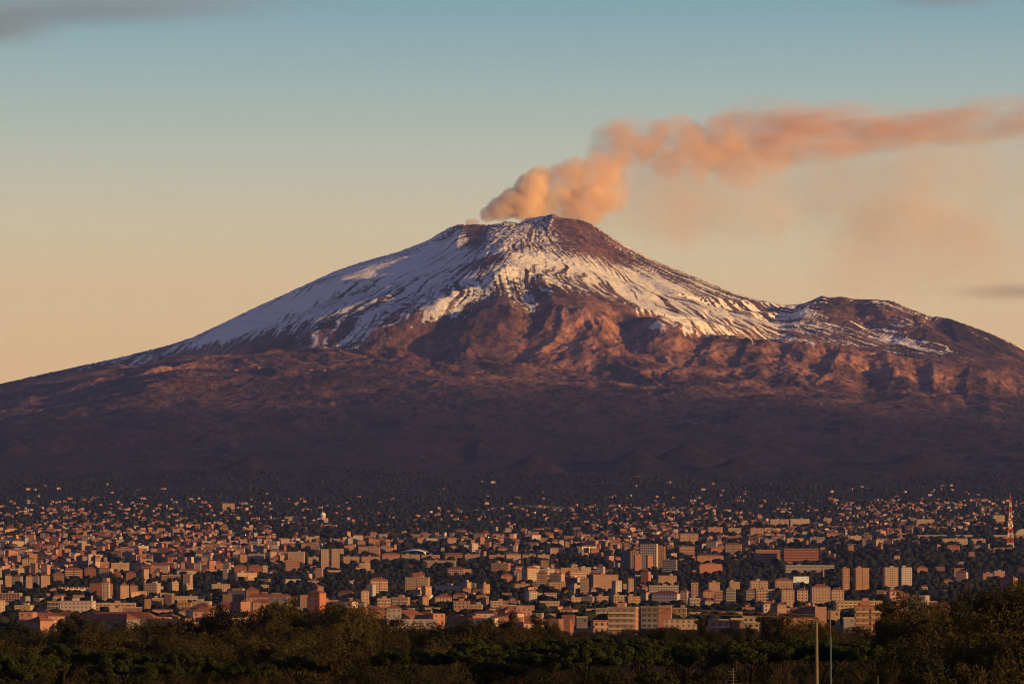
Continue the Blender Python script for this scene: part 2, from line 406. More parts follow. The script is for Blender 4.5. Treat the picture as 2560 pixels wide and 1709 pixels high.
for pts, h, w in (
    ([(1040, 790), (1083, 762), (1134, 738), (1203, 717), (1268, 677), (1313, 683), (1372, 713), (1447, 737), (1490, 762)], 45, 190),
    ([(1372, 713), (1378, 757), (1384, 785), (1362, 820), (1350, 845)], 75, 210), ([(1267, 764), (1265, 802), (1243, 836), (1233, 862)], 60, 200),
    ([(1229, 781), (1190, 815), (1180, 850), (1185, 880)], 65, 230), ([(1090, 768), (1118, 805), (1141, 836)], 40, 170), ([(1203, 720), (1160, 770), (1120, 800)], -40, 200),
    ([(1330, 700), (1325, 760), (1318, 820)], -45, 260), ([(1474, 792), (1444, 816), (1403, 850), (1362, 880), (1345, 905)], 95, 260), ([(1474, 792), (1509, 812), (1492, 860), (1474, 890)], 70, 260),
    ([(1440, 800), (1395, 832), (1350, 860), (1300, 900)], -60, 220), ([(1570, 790), (1573, 820), (1563, 850), (1580, 875), (1620, 895)], -70, 260), ([(1630, 810), (1650, 835), (1640, 870)], 70, 240),
    ([(1700, 815), (1690, 850), (1670, 890)], 60, 220), ([(1745, 830), (1740, 870), (1720, 910)], -60, 260), ([(1800, 845), (1795, 880), (1770, 930)], 70, 240), ([(1850, 850), (1838, 890), (1815, 940)], -65, 250),
    ([(1905, 860), (1900, 900), (1880, 950)], 70, 250), ([(1960, 865), (1948, 905), (1925, 960)], -60, 240), ([(2030, 868), (2010, 910), (1985, 960)], 65, 250), ([(2080, 872), (2060, 925), (2040, 985)], -55, 260),
    ([(2140, 885), (2125, 935), (2100, 990)], 60, 240), ([(2190, 895), (2180, 950), (2165, 1000)], -60, 250), ([(2262, 905), (2275, 950), (2262, 1010)], 65, 250), ([(2300, 915), (2312, 960), (2320, 1000)], -75, 260),
    ([(2375, 920), (2365, 965), (2380, 1020)], 70, 250), ([(2410, 925), (2402, 975), (2415, 1030)], -80, 280), ([(2470, 940), (2462, 990), (2480, 1050)], 75, 260), ([(2520, 960), (2530, 1010)], -60, 260),
    ([(1560, 880), (1600, 920), (1690, 950)], 45, 220), ([(1500, 900), (1560, 940), (1650, 965)], -45, 260), ([(1300, 905), (1400, 925), (1520, 950)], -30, 240),
    ([(1060, 850), (1085, 875), (1090, 900)], -50, 240), ([(1000, 815), (960, 850), (920, 880)], 40, 260), ([(900, 800), (860, 830), (830, 850)], -45, 260), ([(1120, 850), (1125, 885)], 35, 180),
    ([(2290, 800), (2330, 840), (2400, 880)], 45, 260), ([(2330, 795), (2380, 840), (2470, 890)], -45, 260), ([(2400, 815), (2450, 850), (2520, 900)], 45, 260), ([(2130, 765), (2150, 790), (2200, 830)], -35, 200), ([(2180, 755), (2205, 790), (2230, 825)], 45, 200),
    ([(1270, 680), (1240, 700), (1200, 735)], 25, 120), ([(1130, 590), (1100, 610), (1060, 630)], -35, 200), ([(1160, 570), (1150, 600), (1130, 615)], 30, 120),
    ([(1000, 640), (900, 690), (780, 740)], -22, 220), ([(1060, 690), (950, 740), (800, 790)], 25, 200), ([(1030, 740), (920, 790), (850, 820)], -30, 200), ([(1090, 700), (1000, 745), (900, 790)], -25, 160), ([(700, 760), (600, 810), (500, 850)], -18, 240),
    ([(1560, 640), (1700, 730), (1850, 800)], -22, 180), ([(1500, 640), (1620, 730), (1750, 810)], 22, 160), ([(1620, 680), (1780, 760), (1950, 830)], 22, 160), ([(1750, 730), (1900, 800), (2100, 860)], -20, 170), ([(1900, 770), (2050, 830), (2250, 890)], 20, 170)):
    rib(pts, h * (.5 if pts[0][0] > 1690 and pts[0][1] > 800 else .85), w)

# settle the crest line to its surveyed profile
PROF = SKL + [(1226, 561), (1238, 560), (1262, 553), (1298, 558), (1316, 546), (1360, 540), (1384, 535), (1399, 543), (1430, 547)] + SKR[:-1] + [(2006, 759), (2033, 749), (2056, 738), (2070, 743), (2083, 742), (2109, 742), (2132, 748), (2178, 748), (2236, 753), (2266, 769), (2320, 788), (2370, 795), (2427, 815), (2496, 841), (2560, 870), (2700, 930)]
prx, pry = zip(*PROF)
cok = (PXU > -100) & (PXU < 2680)
tgt = np.interp(PXU, prx, pry) + 1.2 * gnoise(PXU / 9., PXU * 0 + 3.3) + 1.0 * gnoise(PXU / 3.5, PXU * 0 + 7.7)
wY = sstep(24000, 26600, YS)[:, None]
gk = np.exp(-np.linspace(-2.2, 2.2, 121) ** 2); gk /= gk.sum()
for it in range(7):
    rows = HY - (Z - ZC) / (KPX * np.maximum(YY, 100))
    rows = np.where(YY > 20000, rows, 9e9)
    top = rows.min(0)
    d = np.where(cok, tgt - top, 0.)
    if it < 4:
        d = np.convolve(np.pad(d, 60, mode='edge'), gk, 'valid'); wt = wY
    else:
        d = np.clip(np.convolve(np.pad(d, 1, mode='edge'), [.25, .5, .25], 'valid'), -14, 14); wt = np.clip(1 - (rows - top[None, :]) / 16., 0, 1) * (YY > 24000)
    Z = Z - d[None, :] * KPX * YY * wt
edge = np.clip((np.abs(U) - .30) / .11, 0, 1)[None, :]
Z = Z * (1 - edge) + (-1.0) * edge
back = sstep(-200, -600, YY); Z = Z * (1 - back) + (-1.0) * back
NRr, NC = Z.shape

def terr(x, y):
    x = np.asarray(x, float); y = np.asarray(y, float)
    u = x / np.maximum(y, 2500.0)
    fi = np.interp(y, YS, np.arange(NRr)); fj = np.interp(u, U, np.arange(NC))
    i = np.clip(fi.astype(int), 0, NRr - 2); j = np.clip(fj.astype(int), 0, NC - 2)
    a = fi - i; b = fj - j
    return Z[i, j] * (1 - a) * (1 - b) + Z[i + 1, j] * a * (1 - b) + Z[i, j + 1] * (1 - a) * b + Z[i + 1, j + 1] * a * b
_dk_y = np.array([1200, 2000] + [y for y, _ in COMMON] + [19000], float)
_dk_p = np.array([HY - (16. - ZC) / (KPX * 1200), HY - (20. - ZC) / (KPX * 2000)] + [p for _, p in COMMON] + [1095], float)
def depth(py):
    return np.interp(-np.asarray(py, float), -_dk_p, _dk_y)

# projected rows of the vertices, for laying out snow and ground cover by place
PXV = CX + XX / (KPX * np.maximum(YY, 100)); PYV = HY - (Z - ZC) / (KPX * np.maximum(YY, 100))
def blob(cx, cy, rx, ry, ang=0.):
    c, s = math.cos(R(ang)), math.sin(R(ang))
    dx, dy = PXV - cx, PYV - cy
    a = (dx * c + dy * s) / rx; b = (-dx * s + dy * c) / ry
    return np.exp(-np.clip(a * a + b * b, 0, 30))
far = YY > 20000
gy, gx = np.gradient(Z)
dzdx = gx / np.gradient(XX, axis=1)
snow = sstep(1900, 2400, Z + 160 * fbm(XX / 700, YY / 700, 3)) * .31
snow = np.where(far, snow, 0)
for b in ((880, 700, 190, 50, -24, .16), (640, 800, 200, 20, -26, .3), (780, 745, 200, 24, -25, .2), (1000, 680, 80, 26, -18, .5), (1180, 600, 120, 26, -5, .3), (1090, 620, 70, 26, -20, .25),
          (1380, 656, 95, 17, 8, .6), (1330, 690, 60, 14, 10, .2), (1560, 730, 80, 14, 38, .5), (1480, 690, 110, 14, 20, .15), (1640, 765, 120, 12, 38, .42), (1760, 808, 150, 10, 33, .25),
          (1118, 772, 55, 24, -25, .6), (1180, 690, 50, 12, -30, .3), (1100, 700, 90, 14, -15, .0), (820, 825, 90, 30, 5, .16), (930, 800, 110, 34, -28, .16), (1250, 640, 30, 8, 0, .1),
          (1960, 830, 170, 14, 27, .12), (2020, 768, 40, 10, 0, .2), (2250, 850, 120, 9, 25, .18), (2010, 800, 120, 18, 22, .1),
          (540, 832, 170, 15, -25, .75), (680, 785, 150, 18, -25, .3), (770, 840, 60, 18, 10, .22),
          # bare ground
          (1445, 590, 60, 42, 30, -.85), (1520, 632, 90, 20, 30, -.55), (1660, 680, 190, 14, 27, -.6), (1830, 735, 150, 12, 22, -.5), (1188, 588, 32, 30, 0, -.9), (1110, 600, 28, 12, -30, -.45), (1240, 648, 70, 14, -15, -.5), (1330, 590, 40, 18, -30, -.25),
          (1285, 715, 75, 34, 0, -.36), (1300, 765, 90, 30, 0, .02), (1395, 745, 50, 34, 20, -.1), (1240, 760, 60, 40, 0, -.2), (1290, 830, 160, 40, 0, -.6), (1150, 825, 90, 30, 0, -.3), (1050, 855, 90, 36, 0, -.4), (1480, 800, 120, 60, 0, -.7), (1440, 750, 60, 30, 20, -.45), (1600, 850, 150, 55, 20, -.9), (1900, 900, 260, 45, 5, -.9), (2250, 930, 260, 40, 8, -.9),
          (2150, 780, 140, 46, 8, -1.0), (2090, 770, 60, 24, 0, -.35), (2380, 840, 150, 40, 22, -.75), (2480, 890, 120, 50, 20, -.8), (700, 856, 250, 16, -12, -.35), (450, 892, 150, 16, -20, -.5), (1550, 770, 40, 20, 0, -.3), (1880, 870, 200, 14, 6, -.4)):
    snow += b[5] * (.7 if b[5] > 0 else .75) * blob(*b[:5]) * far
streak = ridged((arc + warp) / 95, RAD / 1500 + 3, 3, .6)
wr = sstep(1500, 1650, PXV) * far
streak2 = ridged((arc + warp * .6) / 42, RAD / 800 + 9, 2, .6)
snow += far * ((streak - .6) * (.36 + .26 * wr) + (streak2 - .45) * (.24 + .16 * wr))
snow += far * (fbm(XX / 60, YY / 60, 3, .6)) * .10
snow = np.where(YY > 20500, snow, 0)
snow = np.clip(snow, 0, 1.4) * sstep(1700, 1950, Z)

# ground colours, with the flank's purple haze and sunlit ledges mixed in
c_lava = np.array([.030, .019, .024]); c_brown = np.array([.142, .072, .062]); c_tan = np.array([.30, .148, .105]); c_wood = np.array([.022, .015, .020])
c_low = np.array([.018, .017, .018]); c_city = np.array([.022, .022, .021]); c_red = np.array([.13, .055, .045])
def lerp(a, b, w): return a * (1 - w[..., None]) + b * w[..., None]
n1 = fbm(XX / 1300 + 40, YY / 1300, 5, .55); n2 = fbm(XX / 240, YY / 240 + 9, 5, .6); n3 = fbm(XX / 45, YY / 45, 3, .65)
colr = np.broadcast_to(c_lava, Z.shape + (3,)).copy()
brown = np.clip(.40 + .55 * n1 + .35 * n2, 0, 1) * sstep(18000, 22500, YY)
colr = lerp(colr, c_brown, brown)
hills = 0
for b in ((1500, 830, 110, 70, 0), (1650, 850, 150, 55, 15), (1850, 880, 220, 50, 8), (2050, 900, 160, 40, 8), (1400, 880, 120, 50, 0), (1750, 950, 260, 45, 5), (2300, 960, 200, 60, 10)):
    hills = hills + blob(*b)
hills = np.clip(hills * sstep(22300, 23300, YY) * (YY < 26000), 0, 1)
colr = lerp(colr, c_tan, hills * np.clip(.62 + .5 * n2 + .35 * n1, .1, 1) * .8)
forest = np.clip((fbm(XX / 420 + 70, YY / 420, 4, .55) + .12) * 2.2, 0, 1) * sstep(24300, 23300, YY) * sstep(21500, 22300, YY) * sstep(1250, 1450, PXV)
colr = lerp(colr, c_wood, forest * .8)
tan_lit = np.clip(blob(430, 900, 130, 22, -10) + blob(570, 880, 60, 12, -15) + blob(800, 1000, 60, 30, 20) + blob(330, 930, 80, 16, -8) + .7 * blob(1250, 945, 220, 12, 4) + .5 * blob(700, 915, 180, 8, 0), 0, 1)  # tan patches carry the sunlit ledges in the ground colour
colr = lerp(colr, c_tan, tan_lit * np.clip(.55 + .8 * n2, 0, 1) * .75)
colr = lerp(colr, c_red, np.clip(blob(1028, 905, 50, 32, 0) * 1.2, 0, 1) * .8)
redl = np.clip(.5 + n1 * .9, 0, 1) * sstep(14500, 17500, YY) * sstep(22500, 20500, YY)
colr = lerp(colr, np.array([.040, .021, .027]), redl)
colr = lerp(colr, c_wood, np.clip((n2 + .2) * 1.2, 0, .75) * sstep(23500, 21500, YY) * sstep(13000, 15500, YY))
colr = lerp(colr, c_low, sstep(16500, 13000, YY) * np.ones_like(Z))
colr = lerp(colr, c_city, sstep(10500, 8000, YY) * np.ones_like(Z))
colr *= (1 - .42 * sstep(22300, 20500, YY) * sstep(9000, 14000, YY))[..., None]  # dark hazy tone of the lower flank put into the ground colour
colr *= (1 + .75 * n3 + .4 * n2)[..., None]
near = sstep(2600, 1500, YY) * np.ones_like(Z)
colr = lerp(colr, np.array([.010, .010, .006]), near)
colr = np.clip(colr, .004, .6)

idx = np.arange(NRr * NC).reshape(NRr, NC)
quads = np.stack([idx[:-1, :-1], idx[:-1, 1:], idx[1:, 1:], idx[1:, :-1]], -1).reshape(-1, 4)
verts = np.stack([XX, YY, Z], -1).reshape(-1, 3)

def terrain_material():
    m = bpy.data.materials.new('mountain_ground'); m.use_nodes = True
    t = m.node_tree; N = t.nodes; Lk = t.links
    b = N['Principled BSDF']; b.inputs['Roughness'].default_value = .95; b.inputs['Specular IOR Level'].default_value = .08
    ac = N.new('ShaderNodeAttribute'); ac.attribute_name = 'ground'
    asn = N.new('ShaderNodeAttribute'); asn.attribute_name = 'snow'
    geo = N.new('ShaderNodeNewGeometry')
    n1 = N.new('ShaderNodeTexNoise'); n1.inputs['Scale'].default_value = .030; n1.inputs['Detail'].default_value = 6; n1.inputs['Roughness'].default_value = .72
    Lk.new(geo.outputs['Position'], n1.inputs['Vector'])
    sub = N.new('ShaderNodeMath'); sub.operation = 'MULTIPLY_ADD'; sub.inputs[1].default_value = 1.7; sub.inputs[2].default_value = -.85
    Lk.new(n1.outputs['Fac'], sub.inputs[0])
    add = N.new('ShaderNodeMath'); add.operation = 'ADD'
    Lk.new(asn.outputs['Fac'], add.inputs[0]); Lk.new(sub.outputs[0], add.inputs[1])
    mr = N.new('ShaderNodeMapRange'); mr.interpolation_type = 'SMOOTHSTEP'
    mr.inputs['From Min'].default_value = .34; mr.inputs['From Max'].default_value = .66
    gate = N.new('ShaderNodeMapRange'); gate.inputs['From Min'].default_value = .06; gate.inputs['From Max'].default_value = .22
    Lk.new(asn.outputs['Fac'], gate.inputs['Value'])
    mg = N.new('ShaderNodeMath'); mg.operation = 'MULTIPLY'
    Lk.new(add.outputs[0], mr.inputs['Value']); Lk.new(mr.outputs[0], mg.inputs[0]); Lk.new(gate.outputs[0], mg.inputs[1])
    mix = N.new('ShaderNodeMix'); mix.data_type = 'RGBA'
    Lk.new(mg.outputs[0], mix.inputs['Factor'])
    Lk.new(ac.outputs['Color'], mix.inputs['A']); mix.inputs['B'].default_value = (.78, .77, .78, 1)
    Lk.new(mix.outputs['Result'], b.inputs['Base Color'])
    n2 = N.new('ShaderNodeTexNoise'); n2.inputs['Scale'].default_value = .035; n2.inputs['Detail'].default_value = 5; n2.inputs['Roughness'].default_value = .7
    Lk.new(geo.outputs['Position'], n2.inputs['Vector'])
    bp = N.new('ShaderNodeBump'); bp.inputs['Distance'].default_value = 18.0; bp.inputs['Strength'].default_value = .95
    Lk.new(n2.outputs['Fac'], bp.inputs['Height']); Lk.new(bp.outputs[0], b.inputs['Normal'])
    return m
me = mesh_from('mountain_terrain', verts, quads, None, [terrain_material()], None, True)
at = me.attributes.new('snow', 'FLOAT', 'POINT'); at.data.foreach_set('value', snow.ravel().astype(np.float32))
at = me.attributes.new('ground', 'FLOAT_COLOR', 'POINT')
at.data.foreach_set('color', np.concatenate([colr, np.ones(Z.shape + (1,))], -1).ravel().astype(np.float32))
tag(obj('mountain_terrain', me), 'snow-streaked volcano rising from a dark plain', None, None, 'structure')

# wide plain the mountain stands on
gm = mat('plain_ground', (.04, .04, .032), .95, .1, .3, .0006, coords='Pos')
mb = MB(); mb.raw([(-90000, -60000, -4), (90000, -60000, -4), (90000, 120000, -4), (-90000, 120000, -4)], [(0, 1, 2, 3)])
tag(mb.build('ground', gm), 'wide dark plain round the volcano', None, None, 'structure')
# ================================================================== CITY
WALLC = {'cream': (.56, .44, .33), 'tan': (.47, .35, .24), 'pink': (.50, .31, .25), 'salmon': (.52, .27, .19), 'brick': (.34, .15, .10), 'white': (.70, .66, .60),
         'grey': (.33, .33, .33), 'brown': (.30, .19, .15), 'ochre': (.50, .34, .17), 'slate': (.20, .20, .22)}
WALLC = {k: (.47 * v[0], .42 * v[1], .56 * v[2]) for k, v in WALLC.items()}
WM = {k: mat('wall_' + k, c, .9, .15, .16, .12, rnd=.10) for k, c in WALLC.items()}
WMP = {k: mat('wall_far_' + k, c, .9, .15, .55, .02, coords='Pos') for k, c in WALLC.items()}
M_TILE = mat('roof_tile', (.17, .065, .05), .9, .15, .25, .4, rnd=.1)
M_FLAT = mat('roof_flat', (.19, .17, .165), .9, .15, .25, .2, rnd=.1)
M_DARKROOF = mat('roof_dark', (.10, .10, .11), .85, .2, .2, .2)
M_GLASS = mat('window_glass', (.025, .027, .032), .25, .4)
M_SHUT = mat('window_shutter', (.085, .075, .07), .7, .3)
M_CONC = mat('concrete', (.27, .245, .23), .9, .15, .15, .3)
M_RAIL = mat('balcony_front', (.26, .20, .17), .85, .2, .15, .3, rnd=.15)
M_METAL = mat('grey_metal', (.30, .31, .32), .5, .5, .1, 1.)
M_WHITE = mat('white_paint', (.58, .56, .53), .7, .3, .06, .5)
M_RED = mat('red_paint', (.42, .05, .035), .7, .3, .1, .5)

_unit = {}
def unit_box(name, m):
    """1 x 1 x 1 box, centred, shared by alike pieces"""
    key = (name, m.name)
    if key not in _unit:
        b = MB(); b.box(-.5, .5, -.5, .5, -.5, .5); _unit[key] = b.mesh(name, [m])
    return _unit[key]
_balc = {}
def balcony_mesh(m):
    if m.name not in _balc:
        b = MB()
        b.box(-.5, .5, -1.2, -.001, -.09, .09)
        b.box(-.5, .5, -1.2, -1.08, .09, 1.0); b.box(-.5, -.5 + .02, -1.08, -.001, .09, 1.0); b.box(.5 - .02, .5, -1.08, -.001, .09, 1.0)
        _balc[m.name] = b.mesh('balcony', [m, ])
    return _balc[m.name]

LANDMARKS = []      # (short words, px, py)
USED = {}
NUM = {1: 'one', 2: 'two', 3: 'three', 4: 'four', 5: 'five', 6: 'six', 7: 'seven', 8: 'eight', 9: 'nine', 10: 'ten', 11: 'eleven', 12: 'twelve'}
def relation(dx, dy):
    a = math.degrees(math.atan2(-dy, dx)) % 360
    return ['right of', 'up and right of', 'directly above', 'up and left of', 'left of', 'down and left of', 'directly below', 'down and right of'][int((a + 22.5) // 45) % 8]
def unique_label(head, px, py, skip=None):
    c = sorted((math.hypot(px - x, py - y), w, x, y) for w, x, y in LANDMARKS if w != skip and math.hypot(px - x, py - y) > 4)
    for d, w, x, y in c[:9]:
        near = 'just ' if d < 45 else ('' if d < 130 else 'far ')
        for lab in ((f'{head} {near}{relation(px - x, py - y)} {w}'),):
            if lab not in USED and len(lab.split()) <= 16:
                USED[lab] = 1; return lab
    lab = f'{head} {relation(px - c[0][2], py - c[0][3])} {c[0][1]}'
    return lab

NB = [0]
def building(x0, x1, yt, yb, yaw, wall, roof='flat', style='win', label=None, name='apartment_building', cat='building', detail=2, storey=3.1, dmax=15., group='buildings of the city below the volcano', Y=None, frac=.42):
    pm = (x0 + x1) / 2
    Y = float(depth(yb)) if Y is None else Y
    k = KPX * Y
    Wt, H = (x1 - x0) * k, (yb - yt) * k
    cs, sn = abs(math.cos(R(yaw))), abs(math.sin(R(yaw)))
    D = min(dmax, max(5., Wt * .8))
    if sn > .05: D = min(D, Wt * frac / sn)
    fw = max(3., (Wt - D * sn) / cs)
    X, _, zb = W(pm, yb, Y)
    n = max(1, round(H / storey)); mcol = max(1, round(fw / 3.5))
    t = obj(name, None, None, (X, Y + D / 2, zb), R(yaw)); t.empty_display_size = 5
    wm = WM[wall]
    b = MB(); b.box(-fw / 2, fw / 2, -D / 2, D / 2, -4, H); b.build('wall', wm, t)
    if roof == 'flat':
        b = MB(); b.box(-fw / 2 - .25, fw / 2 + .25, -D / 2 - .25, D / 2 + .25, H + .004, H + .28)
        for q in ((-fw / 2 - .25, fw / 2 + .25, -D / 2 - .25, -D / 2), (-fw / 2 - .25, fw / 2 + .25, D / 2, D / 2 + .25), (-fw / 2 - .25, -fw / 2, -D / 2 + .002, D / 2 - .002), (fw / 2, fw / 2 + .25, -D / 2 + .002, D / 2 - .002)):
            b.box(*q, H + .282, H + 1.0)
        b.build('roof', [M_FLAT if NB[0] % 3 else M_TILE], t)
        if fw > 9 and H > 8:
            sx = random.uniform(-.25, .25) * fw; sw = min(5, fw * .3)
            b = MB(); b.box(sx - sw / 2, sx + sw / 2, -D * .2, D * .3, H + .29, H + 2.9); b.box(sx - sw / 2 - .2, sx + sw / 2 + .2, -D * .2 - .2, D * .3 + .2, H + 2.904, H + 3.1)
            b.build('stair_tower', wm, t)
            if NB[0] % 2:
                b = MB(); ax = -sx * .8; b.tube([(ax, 0, H + .28), (ax, 0, H + 4.6)], [.05, .04], 5); b.box(ax - .7, ax + .7, -.03, .03, H + 4.1, H + 4.16); b.box(ax - .5, ax + .5, -.03, .03, H + 3.6, H + 3.66)
                b.build('antenna', M_METAL, t)
    elif roof == 'hip':
        b = MB(); b.hip(-fw / 2 - .6, fw / 2 + .6, -D / 2 - .6, D / 2 + .6, H + .004, min(D, fw) * .22 + .4); r = b.build('roof', M_TILE, t)
        if fw > 7:
            b = MB(); b.box(fw * .2, fw * .2 + .8, -.4, .4, H + .5, H + min(D, fw) * .22 + 1.4); b.build('chimney', wm, r)
    elif roof == 'gable':
        h = min(D, fw) * .25
        b = MB(); b.raw([(-fw / 2 - .4, -D / 2 - .4, H + .004), (fw / 2 + .4, -D / 2 - .4, H + .004), (fw / 2 + .4, D / 2 + .4, H + .004), (-fw / 2 - .4, D / 2 + .4, H + .004), (0, -D / 2 - .4, H + h), (0, D / 2 + .4, H + h)],
                         [(1, 2, 5, 4), (3, 0, 4, 5), (3, 2, 1, 0)], [(0, 1, 4), (2, 3, 5)]); b.build('roof', M_TILE, t)
    elif roof == 'slab':
        b = MB(); b.box(-fw / 2 - .8, fw / 2 + .8, -D / 2 - .8, D / 2 + .8, H + .004, H + .7); b.build('roof', M_DARKROOF, t)
    NB[0] += 1
    sh = H / n
    blank = style == 'blank'
    pane = M_GLASS if NB[0] % 2 else M_SHUT
    wins = []
    for i in range(n):
        zc = sh * (i + .52)
        for j in range(mcol):
            xx = -fw / 2 + fw * (j + .5) / mcol
            if blank and not (i == n - 1 and j == mcol - 1): continue
            wd = 1.25 if style != 'wide' else min(2.4, fw / mcol * .72)
            wins.append((xx, -D / 2 - .02, zc, wd, .10, 1.55 if style != 'wide' else 1.9))
        if not blank:
            ms = max(1, round(D / 4.5))
            sd = 1 if yaw < 0 else -1     # side wall that turns towards the camera
            if abs(yaw) > 4:
                for j in range(ms):
                    wins.append((sd * (fw / 2 + .02), -D / 2 + D * (j + .5) / ms, zc, .10, 1.2, 1.45))
    single = detail >= 2 and len(wins) <= 90
    if single:
        um = unit_box('window', pane)
        for (x, y, z, a, bb, c) in wins: obj('window', um, t, (x, y, z), 0, (a, bb, c))
    elif wins:
        b = MB()
        for (x, y, z, a, bb, c) in wins: b.box(x - a / 2, x + a / 2, y - bb / 2, y + bb / 2, z - c / 2, z + c / 2)
        tag(b.build('window_array', pane, t), None, None, None, 'stuff')
    if style in ('balc', 'band'):
        bm = balcony_mesh(M_RAIL if NB[0] % 3 else M_CONC)
        spans = [(-.25, .44), (.25, .44)] if style == 'balc' and mcol > 3 else [(0, .92)]
        if detail >= 1:
            for i in range(1, n):
                for c, w in spans: obj('balcony', bm, t, (c * fw, -D / 2 - .05, sh * i + .05), 0, (w * fw, 1, 1))
    if style == 'string':
        for i in range(1, n + 1):
            obj('string_course', unit_box('string_course', M_CONC), t, (0, -D / 2 - .08, sh * i - .25), 0, (fw * .99, .16, .45))
    roofw = {'flat': 'flat roof', 'hip': 'tiled hip roof', 'gable': 'gabled roof', 'slab': 'dark overhanging roof'}[roof]
    if label is None:
        bits = f"{wall} {NUM.get(n, 'tall')}-storey block" + {'balc': ' with balconies', 'band': ' with balcony bands', 'blank': ' with blank wall', 'string': ' with pale bands', 'wide': ' with wide windows'}.get(style, ' with ' + roofw)
        t['_head'] = bits; t['_px'] = pm; t['_py'] = (yt + yb) / 2
    else:
        t['label'] = label; USED[label] = 1
    t['category'] = cat
    if group: t['group'] = group
    return t

H_ = []   # footprints in the picture, to keep later houses clear
def B(*a, **k):
    H_.append(a[:4]); return building(*a, **k)
# ---- the buildings that can be told apart, left to right in each quarter
LANDMARKS += [('the domed white hall', 1037, 1379), ('the pale twin-slab tower', 825, 1397), ('the white gridded tower', 1623, 1372), ('the red framed grid block', 2003, 1390), ('the red-white mast', 2526, 1300),
              ('the domed church', 807, 1293), ('the hilltop white villa', 570, 1265), ('the blank salmon wall', 1662, 1541), ('the billboard', 2003, 1450), ('the slender brick chimney', 2058, 1432),
              ('the balcony tower pair', 2190, 1447), ('the striped factory roof', 172, 1468), ('the white block with corner turrets', 192, 1520), ('the blank brown block', 328, 1532), ('the lone brick house', 1046, 1440),
              ('the long beige hall', 2400, 1338), ('the pink hilltop complex', 2484, 1440), ('the long red-brown terrace', 620, 1424), ('the pale stepped block', 1190, 1522), ('the salmon end block', 2178, 1550)]
B(2104, 2124, 1421, 1476, 8, 'salmon', style='band', label='left slab of the twin balcony towers, narrow salmon with grey side')
B(2136, 2173, 1420, 1476, 6, 'salmon', style='balc', label='broad salmon balcony tower beside its narrower twin slab')
B(2208, 2246, 1419, 1476, 7, 'cream', style='balc', label='cream balcony tower partly behind the big dark tree on the right')
B(2252, 2280, 1418, 1476, 5, 'white', label='pale tower with square windows right of the cream balcony tower')
B(1888, 1936, 1474, 1519, 3, 'pink', style='band', label='pink five-storey slab at left end of the pale terrace')
B(1953, 1986, 1474, 1521, 3, 'cream', roof='hip', label='pale terrace slab with single column of windows, left one')
B(1992, 2020, 1475, 1521, 3, 'cream', roof='hip', label='pale terrace slab with windows, second of the tiled row')
B(2028, 2076, 1467, 1520, 3, 'cream', roof='hip', style='win', label='tallest pale terrace slab with rounded tiled roof')
B(2078, 2110, 1474, 1518, 3, 'cream', roof='hip', label='pale terrace slab at the right end of the tiled row')
B(1865, 1887, 1476, 1511, -6, 'grey', style='band'); B(1786, 1807, 1477, 1513, -5, 'pink', style='band'); B(1815, 1840, 1474, 1515, -8, 'grey', style='band')
B(1770, 1800, 1456, 1488, 6, 'tan', style='blank'); B(1822, 1850, 1455, 1480, 6, 'tan'); B(1728, 1746, 1457, 1500, -4, 'cream', style='win')
B(1874, 1920, 1452, 1479, 4, 'cream', style='balc'); B(1936, 1982, 1450, 1479, 4, 'cream', roof='hip', style='band')
B(1888, 1951, 1374, 1410, 3, 'brick', style='string', roof='slab', label='long dark red institutional wing with pale horizontal bands', detail=1)
B(1959, 2047, 1371, 1412, 3, 'brick', style='wide', roof='slab', label='red block with a grid of large pale-framed windows', name='institution_block', storey=5.0, detail=1)
B(1963, 2086, 1413, 1430, 3, 'grey', style='wide', storey=6.5, label='low grey podium below the red framed grid block')
B(1600, 1646, 1359, 1422, -14, 'white', style='wide', roof='slab', label='tall white tower with a regular grid of windows', detail=1)
B(1646, 1664, 1366, 1424, -10, 'ochre'); B(1615, 1632, 1389, 1423, 18, 'salmon', style='blank'); B(1585, 1604, 1388, 1425, 10, 'salmon', style='blank', label='blank salmon end wall just left of the white gridded tower')
B(1656, 1694, 1399, 1431, -12, 'grey', style='wide', label='grey-white lattice-windowed block right of the white gridded tower'); B(1558, 1575, 1369, 1423, 12, 'slate'); B(1574, 1597, 1377, 1420, -8, 'ochre')
B(1644, 1692, 1439, 1464, 5, 'tan', style='win'); B(1621, 1697, 1464, 1489, 4, 'grey', style='string', detail=1)
B(1519, 1598, 1520, 1586, -9, 'pink', style='band', label='big pink balcony block left of the dark glazed block', detail=1)
B(1600, 1644, 1517, 1570, 5, 'slate', style='wide', roof='slab', label='dark grey glazed block with one bright orange edge')
B(1646, 1681, 1516, 1570, -6, 'salmon', style='blank', label='tall blank salmon wall above the dark bushes')
B(1681, 1718, 1521, 1556, -6, 'tan'); B(1660, 1746, 1548, 1568, -3, 'cream', roof='slab', label='low cream building with dark flat roof behind the bushes', Y=2250)
B(1440, 1469, 1543, 1570, 4, 'slate', style='blank', label='dark grey blank-walled block above the brown treetops'); B(1425, 1452, 1494, 1520, 10, 'cream'); B(1452, 1487, 1492, 1518, -12, 'grey'); B(1487, 1521, 1491, 1516, 9, 'salmon', style='band')
B(1529, 1566, 1489, 1522, 10, 'tan'); B(1566, 1601, 1491, 1522, 8, 'ochre', style='balc'); B(1464, 1486, 1523, 1545, 5, 'cream'); B(1489, 1519, 1522, 1553, -6, 'grey', style='band'); B(1478, 1528, 1553, 1582, 8, 'pink', style='balc')
